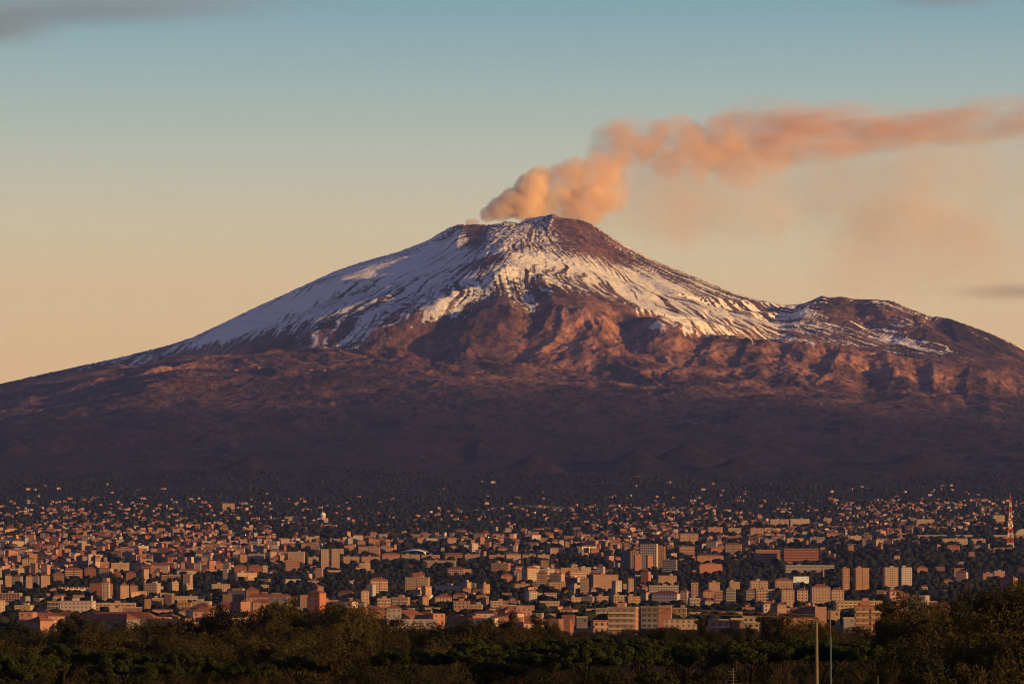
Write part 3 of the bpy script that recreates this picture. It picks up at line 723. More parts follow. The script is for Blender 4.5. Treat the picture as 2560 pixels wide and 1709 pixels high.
B(1826, 1858, 1548, 1585, 4, 'brown', style='blank', label='blank pink-brown end wall near the pale pole'); B(1858, 1903, 1543, 1584, -7, 'cream', style='balc', label='cream balcony block right of the blank pink-brown wall'); B(1856, 1888, 1519, 1545, -3, 'tan', style='win'); B(1772, 1826, 1551, 1585, 5, 'pink', style='band'); B(1838, 1856, 1530, 1550, 3, 'cream', style='blank')
B(1770, 1815, 1530, 1551, -5, 'grey'); B(1720, 1768, 1532, 1552, 6, 'white')
B(2086, 2206, 1503, 1546, 4, 'ochre', style='balc', label='long orange building with rows of balconies below the tiled terrace', detail=1)
B(2137, 2220, 1516, 1588, -5, 'salmon', style='balc', label='salmon apartment block half hidden by the big dark tree', detail=1)
B(2070, 2100, 1529, 1562, 3, 'tan', style='blank', label='plain beige cube right of the pole tops'); B(2108, 2137, 1546, 1582, 3, 'grey', style='blank')
B(2456, 2483, 1433, 1452, 5, 'pink'); B(2484, 2512, 1428, 1450, 5, 'pink', label='pink complex on the slope above the dark right-hand tree'); B(2302, 2320, 1466, 1479, 5, 'cream', roof='hip'); B(2350, 2378, 1475, 1489, 5, 'white'); B(2291, 2319, 1419, 1437, 5, 'salmon', roof='hip')
B(149, 235, 1503, 1541, -5, 'white', style='win', label='broad white block with corner turrets at left', detail=1)
B(118, 149, 1504, 1541, -4, 'slate', style='string'); B(272, 305, 1520, 1547, 4, 'cream', style='blank', label='cream blank block left of the big brown block'); B(305, 352, 1519, 1549, 3, 'brown', style='blank', label='big blank pink-brown block above the left treetops')
B(360, 378, 1498, 1525, 6, 'ochre'); B(379, 408, 1496, 1526, 4, 'ochre', style='blank', label='tall orange-cream block at left rising over its neighbours'); B(436, 510, 1491, 1509, 3, 'cream', style='win'); B(443, 480, 1507, 1528, -5, 'ochre'); B(480, 527, 1504, 1530, -5, 'cream', style='balc')
B(237, 338, 1508, 1532, 3, 'pink', style='string', detail=1); B(378, 430, 1525, 1546, 4, 'cream'); B(0, 52, 1483, 1506, -5, 'pink', style='wide'); B(527, 575, 1461, 1486, 5, 'cream', style='balc'); B(492, 532, 1484, 1493, 3, 'white'); B(36, 80, 1514, 1535, -6, 'cream', style='balc'); B(88, 118, 1520, 1540, 5, 'cream')
B(9, 29, 1438, 1469, 16, 'tan', roof='hip', style='blank'); B(30, 55, 1440, 1467, -10, 'grey', style='band', roof='hip'); B(61, 81, 1440, 1471, 16, 'tan', roof='hip', style='blank'); B(82, 97, 1440, 1468, -8, 'grey', roof='hip'); B(98, 125, 1438, 1471, 14, 'tan', roof='hip', style='blank'); B(131, 160, 1434, 1461, 8, 'brown', roof='hip')
B(160, 206, 1423, 1447, 6, 'brick', style='balc', roof='hip'); B(209, 239, 1421, 1444, 6, 'brick', roof='hip'); B(251, 273, 1405, 1430, 3, 'salmon', style='blank'); B(247, 282, 1420, 1444, -14, 'cream', style='band'); B(276, 323, 1407, 1430, 6, 'cream', style='balc'); B(402, 450, 1438, 1452, 3, 'brown', style='win'); B(313, 340, 1432, 1453, 5, 'brick', roof='hip')
B(802, 823, 1372, 1424, 3, 'cream', style='win', roof='slab', label='left half of the tall pale twin-slab tower'); B(828, 849, 1371, 1424, 3, 'cream', style='win', roof='slab', label='right half of the tall pale twin-slab tower'); B(817, 852, 1425, 1436, 3, 'cream', style='wide', storey=8.)
B(720, 761, 1379, 1412, -3, 'cream', style='win', label='cream tower left of the tall twin-slab tower'); B(620, 662, 1384, 1410, -6, 'grey', style='balc', label='grey-white block with vertical bands over the red terrace'); B(712, 749, 1399, 1426, 5, 'brick', style='string'); B(655, 669, 1414, 1438, 10, 'cream', style='blank')
B(584, 618, 1416, 1434, 4, 'brick', roof='hip'); B(620, 655, 1415, 1434, 4, 'brick', roof='hip'); B(895, 950, 1366, 1390, -4, 'salmon', style='balc', label='wide salmon slab left of the domed white hall'); B(856, 900, 1391, 1410, 4, 'pink', style='balc'); B(902, 950, 1391, 1410, 4, 'pink', style='balc'); B(768, 797, 1393, 1410, 4, 'cream', style='balc')
B(710, 752, 1448, 1457, 4, 'white'); B(769, 796, 1451, 1461, -5, 'white', roof='hip'); B(872, 888, 1452, 1464, 5, 'white', roof='hip'); B(650, 672, 1462, 1474, 5, 'cream')
for i, (a, b) in enumerate(((955, 1000), (1003, 1050), (1053, 1100), (1112, 1158), (1161, 1200), (1222, 1262), (1265, 1302), (1306, 1340), (1343, 1374))):
    B(a, b, 1385 + (i % 3), 1404, 3 - (i % 2) * 6, ['salmon', 'cream', 'pink', 'brick', 'pink', 'salmon', 'cream', 'pink', 'cream'][i], style='balc' if i % 2 else 'win', roof='flat' if i % 3 else 'hip')
B(1030, 1062, 1432, 1452, 3, 'brick', style='blank', name='brick_house', label='lone brick-red house standing among dark trees'); B(1057, 1140, 1401, 1415, -2, 'cream', style='wide', label='long low cream building under the row of slabs', detail=1); B(1251, 1281, 1438, 1452, 5, 'salmon', roof='hip'); B(1285, 1324, 1459, 1476, 4, 'tan', style='win')
B(940, 977, 1497, 1532, 7, 'pink', style='balc'); B(979, 1024, 1494, 1528, -8, 'pink', style='balc'); B(1134, 1175, 1503, 1537, -3, 'tan'); B(1175, 1207, 1512, 1537, -5, 'cream', style='win', label='pale stepped block at the centre over the treetops'); B(1224, 1262, 1503, 1524, 4, 'pink', style='band'); B(1262, 1300, 1502, 1522, -5, 'grey')
B(1360, 1390, 1536, 1558, 4, 'salmon', style='win'); B(1349, 1400, 1503, 1520, -4, 'cream'); B(1358, 1392, 1482, 1498, 5, 'grey', style='band'); B(1124, 1150, 1526, 1541, 4, 'cream', style='wide'); B(1009, 1036, 1521, 1537, -6, 'salmon'); B(1298, 1336, 1514, 1528, 3, 'ochre'); B(1028, 1048, 1502, 1513, 4, 'tan', roof='hip'); B(1060, 1100, 1520, 1540, 5, 'cream', style='balc')
B(1085, 1130, 1492, 1512, 6, 'tan', roof='hip'); B(1215, 1222, 1490, 1520, 0, 'cream', style='blank')
B(711, 764, 1291, 1305, 3, 'cream', style='win', label='long cream building on the slope left of the domed church'); B(555, 586, 1258, 1274, 3, 'cream', style='win', label='bright cream villa standing alone high on the left slope', name='hilltop_villa')
B(2344, 2369, 1318, 1330, -3, 'ochre', style='win'); B(2355, 2420, 1346, 1363, 4, 'tan', style='balc'); B(2427, 2464, 1347, 1361, 4, 'cream', style='balc'); B(2482, 2512, 1288, 1303, 4, 'cream', style='band'); B(2290, 2336, 1298, 1313, 4, 'pink', style='band'); B(2367, 2400, 1364, 1379, 4, 'brick', roof='hip')
B(1924, 1972, 1298, 1321, 4, 'cream', style='balc', detail=1); B(1975, 2024, 1297, 1320, 4, 'cream', style='balc', detail=1); B(2058, 2080, 1295, 1312, 4, 'cream'); B(1769, 1807, 1318, 1339, 5, 'salmon', style='balc', detail=1); B(1819, 1853, 1320, 1339, 5, 'tan', style='balc', detail=1); B(1875, 1909, 1320, 1339, 4, 'pink', style='balc', detail=1)
B(1698, 1746, 1333, 1360, 5, 'pink', style='balc', roof='slab', detail=1); B(1813, 1855, 1360, 1386, -8, 'pink', style='balc', roof='hip', detail=1); B(1742, 1809, 1389, 1404, 3, 'ochre', roof='hip', style='win'); B(1696, 1737, 1366, 1392, 5, 'brick', style='band'); B(2123, 2154, 1339, 1354, 5, 'cream'); B(1966, 2009, 1345, 1358, 4, 'cream'); B(2024, 2062, 1343, 1358, 4, 'grey'); B(1748, 1806, 1410, 1431, 3, 'salmon', roof='gable', style='blank', label='broad pink gabled building below the orange hip-roofed block')

for a_, b_, c_, d_, lab in ((644, 653, 917, 923, 'lone hotel lit orange high on the left flank of the volcano'), (585, 596, 923, 928, 'low lit lodge left of the hotel on the volcano flank'), (773, 784, 923, 928, 'low lit lodge right of the hotel on the volcano flank'), (809, 815, 923, 928, 'small hut farthest right on the volcano ledge')):
    building(a_, b_, c_, d_, 12, 'salmon', 'hip', 'win', lab, name='mountain_lodge', cat='lodge', detail=1, group='lodges on the volcano flank', Y=float(hit((a_ + b_) / 2, d_)))
# special buildings ------------------------------------------------------
def place(px, py, Y=None, dy=0):
    Y = float(depth(py)) if Y is None else Y
    x, y, z = W(px, py, Y); return x, y + dy, z, KPX * Y
# domed sports hall
x, y, z, k = place(1037, 1388)
t = tag(obj('sports_hall', None, None, (x, y + 25, z)), 'low white domed hall with long curved roof among brown slabs', 'hall', 'buildings of the city below the volcano')
b = MB(); hw = 38.5 * k; b.box(-hw * .96, hw * .96, -22, 22, -3, 6 * k * .6); b.build('wall', M_CONC, t)
vs_, q_ = [], []
for i in range(17):
    a = math.pi * i / 16
    for j in range(7):
        f = (j / 6 - .5) * 2
        rr = math.sqrt(max(0, 1 - f * f * .55))
        vs_.append((-math.cos(a) * hw * rr, f * 30, 6 * k * .5 + math.sin(a) * 14 * k * rr))
for i in range(16):
    for j in range(6): q_.append((i * 7 + j, i * 7 + j + 1, (i + 1) * 7 + j + 1, (i + 1) * 7 + j))
obj('roof', mesh_from('roof', vs_, q_, None, [M_WHITE], None, True), t); H_.append((995, 1080, 1365, 1388))
# domed church
x, y, z, k = place(807, 1306)
t = tag(obj('church', None, None, (x, y, z)), 'pale domed church standing above dark trees on the slope', 'church', 'buildings of the city below the volcano')
b = MB(); b.box(-13 * k, 13 * k, -8 * k, 8 * k, -3, 11 * k); b.build('wall', WM['white'], t)
b = MB(); b.tube([(0, 0, 11 * k), (0, 0, 19 * k)], [7 * k, 7 * k], 12); b.build('drum', WM['white'], t)
b = MB(); b.tube([(0, 0, 19 * k + 7 * k * math.sin(a)) for a in np.linspace(0, 1.45, 6)], [7.3 * k * math.cos(a) for a in np.linspace(0, 1.45, 6)], 14); b.build('dome', M_WHITE, t, smooth=True)
b = MB(); b.box(-.8 * k, .8 * k, -.8 * k, .8 * k, 25.9 * k, 28.5 * k); b.build('lantern', M_WHITE, t)
um = unit_box('window', M_GLASS)
for i in range(4): obj('window', um, t, ((-9 + 6 * i) * k, -8 * k - .1, 5 * k), 0, (1.6 * k, .2, 4 * k))
H_.append((790, 824, 1275, 1306))
# long beige hall
x, y, z, k = place(2402, 1345)
t = tag(obj('long_hall', None, None, (x, y, z), R(-3)), 'very long low beige hall near the red-white mast', 'hall', 'buildings of the city below the volcano')
b = MB(); b.box(-116 * k, 116 * k, -12, 12, -3, 6 * k); b.build('wall', WM['ochre'], t)
b = MB(); b.box(-117 * k, 117 * k, -13, 13, 6 * k + .004, 8 * k); b.build('roof', M_CONC, t)
for i in range(20): obj('window', um, t, ((-108 + 11.3 * i) * k, -12.1, 2.6 * k), 0, (5 * k, .2, 2.2 * k))
H_.append((2284, 2520, 1332, 1345))
x, y, z, k = place(2560, 1344)
t = tag(obj('arched_hall', None, None, (x, y, z)), 'orange hall with arched roof at the right edge', 'hall', 'buildings of the city below the volcano')
b = MB(); b.box(-24 * k, 24 * k, -14, 14, -3, 9 * k); b.build('wall', WM['ochre'], t)
vs_ = []; q_ = []
for i in range(13):
    a = math.pi * i / 12
    for s in (-13, 13): vs_.append((-math.cos(a) * 22 * k, s, 9 * k + math.sin(a) * 14 * k))
for i in range(12): q_.append((2 * i, 2 * i + 1, 2 * i + 3, 2 * i + 2))
f0 = [[2 * i for i in range(13)]]
obj('roof', mesh_from('roof', vs_, q_, [(0, 2 * i, 2 * i + 2) for i in range(1, 12)], [M_CONC], None, False), t); H_.append((2530, 2590, 1318, 1345))
# striped factory roof
x, y, z, k = place(174, 1484)
t = tag(obj('factory', None, None, (x, y + 30, z), R(24)), 'factory shed with striped saw-tooth roof running uphill at left', 'factory', 'buildings of the city below the volcano')
b = MB(); b.box(-44 * k, 44 * k, -14, 14, -4, 7); b.build('wall', M_CONC, t)
for i in range(12):
    x0 = (-44 + 88 * i / 12) * k; x1 = (-44 + 88 * (i + 1) / 12) * k
    b = MB(); b.raw([(x0, -14.3, 7.01), (x1, -14.3, 7.01), (x1, 14.3, 7.01), (x0, 14.3, 7.01), (x0 + .3, -14.3, 10.4), (x0 + .3, 14.3, 10.4)], [(1, 2, 5, 4), (3, 0, 4, 5), (3, 2, 1, 0)], [(0, 1, 4), (2, 3, 5)]); b.build('roof_bay', M_CONC if i % 2 else M_TILE, t)
H_.append((125, 222, 1450, 1486))
for (px0, px1, yt, yb, lab) in ((116, 148, 1469, 1484, 'grey gabled shed at the foot of the striped factory roof'), (86, 113, 1481, 1496, 'grey gabled shed left below the striped factory roof')):
    B(px0, px1, yt + 5, yb, 14, 'grey', roof='gable', style='blank', label=lab, name='shed', cat='shed')
# turrets of the white block
x, y, z, k = place(192, 1541)
for px, lab in ((155, 'slim white turret on the left corner of the white block'), (229, 'slim white turret on the right corner of the white block')):
    X = (px - CX) * k; b = MB(); b.box(-.8, .8, -.8, .8, 0, 4.2); b.box(-1, 1, -1, 1, 4.203, 4.5); b.hip(-.8, .8, -.8, .8, 4.504, 1.2)
    tag(b.build('turret', [WM['white']], None, (X, y + 3, z + 38.5 * k)), lab, 'turret', 'turrets on the white block')
# billboard
x, y, z, k = place(2003, 1466)
t = tag(obj('billboard', None, None, (x, y, z)), 'pale blue-white billboard behind the tiled terrace', 'billboard')
M_BB = mat('billboard_print', (.46, .50, .62), .6, .3, .45, .35)
b = MB(); b.box(-19.5 * k, 19.5 * k, -.4, .4, 4 * k, 26 * k); b.build('panel', M_BB, t)
for sx in (-13, 0, 13):
    b = MB(); b.box(sx * k - .25, sx * k + .25, .402, .9, -2, 22 * k); b.build('post', M_METAL, t)
# brick chimney
x, y, z, k = place(2058, 1448)
t = tag(obj('factory_chimney', None, None, (x, y, z)), 'slender tapering brick chimney left of the twin balcony towers', 'chimney')
b = MB(); b.tube([(0, 0, -2), (0, 0, 30 * k)], [2.9 * k, 1.7 * k], 12); b.build('stack', WM['salmon'], t, smooth=True)
b = MB(); b.tube([(0, 0, 30 * k), (0, 0, 31 * k)], [2.1 * k, 2.1 * k], 12); b.build('rim', WM['brick'], t)
# red and white radio mast
x, y, z, k = place(2526, 1368)
t = tag(obj('radio_mast', None, None, (x, y, z)), 'tall red and white lattice radio mast at the right', 'mast')
def lattice(z0, z1, w0, w1, m, parent, name):
    b = MB(); nseg = 4
    def cr(f, i):
        w = w0 + (w1 - w0) * f; return ((1 if i in (1, 2) else -1) * w, (1 if i in (2, 3) else -1) * w, z0 + (z1 - z0) * f)
    for i in range(4):
        b.tube([cr(0, i), cr(1, i)], [.38, .38], 4)
        for sgm in range(nseg):
            b.tube([cr(sgm / nseg, i), cr((sgm + 1) / nseg, (i + 1) % 4)], [.22, .22], 4); b.tube([cr(sgm / nseg, (i + 1) % 4), cr((sgm + 1) / nseg, i)], [.22, .22], 4)
    return b.build(name, m, parent)
Ht = 136 * k; lv = np.linspace(0, Ht * .93, 11)
for i in range(10):
    f0, f1 = lv[i] / Ht, lv[i + 1] / Ht
    lattice(lv[i], lv[i + 1], 6.5 * (1 - f0) ** 1.2 + .8, 6.5 * (1 - f1) ** 1.2 + .8, M_RED if i % 2 else M_WHITE, t, 'lattice_section')
b = MB(); b.tube([(0, 0, Ht * .93), (0, 0, Ht)], [.7, .3], 6); b.build('tip', M_RED, t)
for i, (f, s) in enumerate(((.42, -1), (.40, 1), (.47, .3), (.52, -.6), (.36, -.2), (.57, .8))):
    b = MB(); b.tube([(0, 0, 0), (0, -1.0, 0), (0, -1.5, 0)], [.4, 2.1, 2.3], 12); b.build('dish', M_WHITE, t, (s * 4.2, -4.2, f * Ht))
# lit street lamps; the first is a window's sun glint built as a lamp
M_LAMP_GLINT = bpy.data.materials.new('lamp_and_glint_glow'); M_LAMP_GLINT.use_nodes = True
_b = M_LAMP_GLINT.node_tree.nodes['Principled BSDF']; _b.inputs['Emission Color'].default_value = (1, .62, .25, 1); _b.inputs['Emission Strength'].default_value = 3.0; _b.inputs['Base Color'].default_value = (.9, .7, .4, 1)
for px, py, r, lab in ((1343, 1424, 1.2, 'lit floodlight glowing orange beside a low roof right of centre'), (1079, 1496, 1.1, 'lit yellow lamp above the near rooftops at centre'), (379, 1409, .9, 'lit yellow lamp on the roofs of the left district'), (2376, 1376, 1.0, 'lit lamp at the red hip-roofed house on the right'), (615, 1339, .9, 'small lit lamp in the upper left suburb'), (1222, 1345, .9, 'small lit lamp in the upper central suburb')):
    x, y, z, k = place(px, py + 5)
    t = tag(obj('lamp_or_glint', None, None, (x, y - 14, z)), lab, 'street lamp', 'lit street lamps')
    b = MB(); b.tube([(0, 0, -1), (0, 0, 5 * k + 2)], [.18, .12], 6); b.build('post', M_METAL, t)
    b = MB(); b.tube([(0, 0, -r * .8), (0, 0, -r * .3), (0, 0, r * .4), (0, 0, r * .8)], [r * .5, r, r, r * .4], 10); b.build('glow_head', M_LAMP_GLINT, t, (0, 0, 5 * k + 2 + r))

# ---- further blocks, up to the three hundred largest, then the rest as one mass
def dens(px, py):
    """how built-up a place is (0..1)"""
    d = 0.0
    for cx, cy_, rx, ry, v in ((180, 1400, 330, 50, .9), (560, 1390, 260, 45, .9), (900, 1385, 200, 30, .7), (1200, 1395, 230, 16, .8), (1230, 1345, 330, 26, .45), (1640, 1360, 170, 55, .8), (1850, 1340, 220, 45, .9), (2080, 1330, 160, 38, .8), (2330, 1310, 260, 40, .8),
                               (280, 1538, 340, 36, 1.0), (1160, 1538, 260, 38, 1.), (1450, 1530, 150, 46, 1.), (1680, 1500, 150, 40, .7), (1850, 1530, 180, 40, .9), (2120, 1530, 140, 40, .9), (300, 1330, 420, 45, .75), (750, 1315, 300, 30, .4), (700, 1455, 160, 14, .35), (1350, 1445, 200, 25, .35),
                               (1700, 1300, 300, 35, .55), (2300, 1275, 300, 28, .6), (2400, 1375, 120, 14, .4), (120, 1285, 260, 25, .5), (600, 1275, 300, 22, .35), (1100, 1300, 260, 25, .3), (1500, 1290, 250, 30, .35), (60, 1450, 130, 20, .5), (2330, 1450, 200, 30, .12)):
        d = max(d, v * math.exp(-(((px - cx) / rx) ** 2 + ((py - cy_) / ry) ** 2)))
    for cx, cy_, rx, ry in ((520, 1464, 340, 17), (1150, 1456, 380, 24), (1730, 1440, 150, 13), (2360, 1412, 240, 44), (1000, 1328, 300, 10), (1450, 1410, 130, 12), (2050, 1365, 130, 10)):     # wooded belts and lava fields
        d *= 1 - .9 * math.exp(-(((px - cx) / rx) ** 2 + ((py - cy_) / ry) ** 2))
    return d
def clear(px, py, hw, hh):
    for a, b, c, d in H_:
        if px + hw > a - 1 and px - hw < b + 1 and py > c - 1 and py - hh < d - 1:
            if py > d + hh * .75: continue       # stands in front, below
            return False
    return True
cand = []
rr_ = random.Random(3)
_grid = {}
for _ in range(64000):
    px = rr_.uniform(-60, 2620); py = 1252 + 345 * rr_.random() ** 1.1
    g = float(sstep(-.3, .3, gnoise(np.array(px / 52.), np.array(py / 12.))))
    if rr_.random() > min(1., dens(px, py) * 1.15) ** 1.6 * (.3 + 1.0 * g) + .008 * (py < 1440): continue
    Y = float(depth(py)); k = KPX * Y
    city = float(sstep(11000, 7500, Y))
    w = rr_.uniform(6.5, 14) + (.3 + .7 * city) * 32 * rr_.random() ** 3; h = 4.5 + rr_.random() * 4 + city * rr_.random() ** 1.6 * 16
    hw, hh = w / k / 2, h / k
    if py > 1545 and px < 60: continue
    if py < 1340 and rr_.random() < .5: continue
    if not clear(px, py, hw, hh): continue
    gi, gj = int(px // 40), int(py // 5)
    if any(abs(px - c[0]) < (hw + c[2]) * .62 and abs(py - c[1]) < 1.1 + .07 * hh for a_ in (-1, 0, 1) for b_ in (-1, 0, 1) for c in _grid.get((gi + a_, gj + b_), ())): continue
    c = (px, py, hw, hh, Y); cand.append(c); _grid.setdefault((gi, gj), []).append(c)
    if len(cand) >= 10500: break
cand.sort(key=lambda c: -(c[2] * c[3]))
n_obj = max(0, 262 - NB[0])
cols = ['cream', 'cream', 'tan', 'pink', 'pink', 'salmon', 'white', 'grey', 'brick', 'ochre', 'brown']
chosen = [c for c in cand if 15 < c[0] < 2545 and c[1] < 1560 and not (c[0] > 2230 and c[1] > 1450) and not (560 < c[0] < 930 and c[1] > 1490)][:n_obj]
cs_ = set(id(c) for c in chosen)
for c in chosen:
    px, py, hw, hh, Y = c
    building(px - hw, px + hw, py - hh, py, rr_.choice([-34, -28, -20, -14, -6, 4, 10, 18, 28, 36]), rr_.choice(cols), rr_.choice(['flat', 'flat', 'hip']), rr_.choice(['win', 'balc', 'band', 'win']), detail=1)
# labels that need the finished layout
for o in list(COL.objects):
    if '_head' in o:
        o['label'] = unique_label(o['_head'], o['_px'], o['_py']); del o['_head'], o['_px'], o['_py']

mats_far = [WMP[c] for c in cols] + [mat('roof_tile_far', (.15, .062, .05), .9, .15, .25, .05, coords='Pos'), mat('roof_flat_far', (.19, .17, .165), .9, .15, .25, .05, coords='Pos'), M_SHUT]
ic = len(cols)
pal = list(range(ic)) + [cols.index('grey')] * 3 + [cols.index('brown')] * 3 + [cols.index('brick')] * 2 + [cols.index('pink')]
V_, Q_, T_, QM, TM = [], [], [], [], []
nv = 0
def add_house(x, y, z, fw, D, H, yaw, wall, hip, wins):
    global nv
    c, s = math.cos(yaw), math.sin(yaw)
    def P(a): a = np.asarray(a, float); return np.stack([x + a[:, 0] * c - a[:, 1] * s, y + a[:, 0] * s + a[:, 1] * c, z + a[:, 2]], 1)
    f, d = fw / 2, D / 2
    V_.append(P([(-f, -d, -4), (f, -d, -4), (f, d, -4), (-f, d, -4), (-f, -d, H), (f, -d, H), (f, d, H), (-f, d, H)]))
    for q in BOXQ[:4]: Q_.append(q + nv); QM.append(wall)
    Q_.append(BOXQ[4] + nv); QM.append(ic + 1); nv += 8
    if hip:
        e = .5; h = min(fw, D) * .24 + .4; m = min(f, d) * .8
        if fw >= D: a, b = (-f + m, 0, H + h), (f - m, 0, H + h)
        else: a, b = (0, -d + m, H + h), (0, d - m, H + h)
        V_.append(P([(-f - e, -d - e, H + .02), (f + e, -d - e, H + .02), (f + e, d + e, H + .02), (-f - e, d + e, H + .02), a, b]))
        if fw >= D: qs, ts = [(0, 1, 5, 4), (2, 3, 4, 5)], [(3, 0, 4), (1, 2, 5)]
        else: qs, ts = [(1, 2, 5, 4), (3, 0, 4, 5)], [(0, 1, 4), (2, 3, 5)]
        for q in qs: Q_.append(np.array(q) + nv); QM.append(ic)
        for q in ts: T_.append(np.array(q) + nv); TM.append(ic)
        nv += 6
    if wins:
        n = max(1, round(H / 3.1)); mc = max(2, round(fw / 3.6)); sh = H / n
        pts = []
        for i in range(n):
            for j in range(mc):
                xx = -f + fw * (j + .5) / mc; zz = sh * (i + .5)
                pts += [(xx - .65, -d - .06, zz - .8), (xx + .65, -d - .06, zz - .8), (xx + .65, -d - .06, zz + .8), (xx - .65, -d - .06, zz + .8)]
        V_.append(P(pts))
        for i in range(n * mc): Q_.append(np.arange(4) + nv + 4 * i); QM.append(ic + 2)
        nv += 4 * n * mc
for c in cand:
    if id(c) in cs_: continue
    px, py, hw, hh, Y = c
    k = KPX * Y; x = (px - CX) * k; fw = 2 * hw * k
    g = gnoise(np.array(x / 600.), np.array(Y / 900.)) * 60
    add_house(x, Y, float(terr(x, Y)), fw, rr_.uniform(8, 13), hh * k, R(max(-42, min(42, float(g) - 4 + rr_.choice([-26, -14, 0, 12, 24])))), rr_.choice(pal), rr_.random() < .45, Y < 9500)
for _ in range(1100):      # scattered villas on the lower slopes
    px = rr_.uniform(-60, 2620); py = 1270 - 60 * rr_.random() ** 2.2
    if rr_.random() > (.25 + .6 * (px > 1500) * (px < 2450) + .5 * (px < 700)) * float(sstep(-.1, .35, gnoise(np.array(px / 70.), np.array(py / 16.)))): continue
    Y = float(depth(py)) * rr_.uniform(.97, 1.03); x = (px - CX) * KPX * Y
    add_house(x, Y, float(terr(x, Y)), rr_.uniform(8, 18), 10, rr_.uniform(4.5, 8), rr_.uniform(-.5, .5), rr_.randrange(ic), rr_.random() < .5, False)
nq = len(Q_)
o = obj('distant_houses', mesh_from('distant_houses', np.concatenate(V_), np.array(Q_), np.array(T_), mats_far, QM + TM))
tag(o, 'thousands of small houses of the far suburbs', 'houses', None, 'stuff')

# ---- greenery between the houses: nobody could count it
def ico():
    t = (1 + 5 ** .5) / 2
    v = np.array([(-1, t, 0), (1, t, 0), (-1, -t, 0), (1, -t, 0), (0, -1, t), (0, 1, t), (0, -1, -t), (0, 1, -t), (t, 0, -1), (t, 0, 1), (-t, 0, -1), (-t, 0, 1)], float)
    f = np.array([(0, 11, 5), (0, 5, 1), (0, 1, 7), (0, 7, 10), (0, 10, 11), (1, 5, 9), (5, 11, 4), (11, 10, 2), (10, 7, 6), (7, 1, 8), (3, 9, 4), (3, 4, 2), (3, 2, 6), (3, 6, 8), (3, 8, 9), (4, 9, 5), (2, 4, 11), (6, 2, 10), (8, 6, 7), (9, 8, 1)])
    return v / np.linalg.norm(v[0]), f
IV, IF = ico()
ng = 17000
gp = RNG.uniform(-80, 2640, ng); gq = 1190 + 375 * RNG.random(ng) ** .95
gY = depth(gq); gX = (gp - CX) * KPX * gY
gr = RNG.uniform(1.8, 5.2, ng) * (1 + .6 * (gY > 7000)); gz = terr(gX, gY) + gr * .75
gv = IV[None] * gr[:, None, None] * np.array([1.25, 1.25, 1.0]) * (1 + RNG.normal(0, .16, (ng, 12, 1)))
gv += np.stack([gX, gY, gz], 1)[:, None, :]
gf = (IF[None] + (np.arange(ng) * 12)[:, None, None]).reshape(-1, 3)
M_GREEN = mat('distant_foliage', (.011, .013, .0125), .95, .05, .6, .006, coords='Pos')
o = obj('city_greenery', mesh_from('city_greenery', gv.reshape(-1, 3), None, gf, [M_GREEN], None, True))
tag(o, 'dark trees and scrub filling the gaps between the far houses', 'greenery', None, 'stuff')
# ================================================================== NEAR TREES
def leaf_mat(name, col, var=.35):
    m = mat(name, col, .85, .12, var, .5, rnd=.22)
    return m
M_LEAF = {'oak': leaf_mat('leaf_olive_brown', (.026, .022, .0075)), 'tall': leaf_mat('leaf_dark_olive', (.019, .017, .007)), 'pine': leaf_mat('needle_green', (.015, .021, .007)),
          'shrub': leaf_mat('leaf_brush', (.025, .020, .007)), 'bare': leaf_mat('twig_purple_brown', (.022, .013, .012)), 'dark': leaf_mat('leaf_black_green', (.010, .012, .006))}
M_BARK = mat('bark', (.018, .013, .011), .95, .1, .3, 2.)
def leaf_cloud(rs, centres, radii, per, size, flat=1.0):
    n = len(centres)
    d = rs.normal(size=(n, per, 3)); d /= np.linalg.norm(d, axis=2, keepdims=True)
    rad = radii[:, None, None] * (1 - .35 * rs.random((n, per, 1)) ** 2)
    p = centres[:, None, :] + d * rad * np.array([1, 1, flat])
    nrm = d + rs.normal(0, .55, (n, per, 3)); nrm /= np.linalg.norm(nrm, axis=2, keepdims=True)
    p, nrm = p.reshape(-1, 3), nrm.reshape(-1, 3)
    a = np.cross(nrm, rs.normal(size=nrm.shape)); a /= np.linalg.norm(a, axis=1, keepdims=True) + 1e-9
    b = np.cross(nrm, a)
    s = size * rs.uniform(.6, 1.3, (len(p), 1))
    v = np.stack([p - a * s, p - b * s * .6, p + a * s, p + b * s * .6], 1)
    return v.reshape(-1, 3), np.arange(len(p) * 4).reshape(-1, 4)
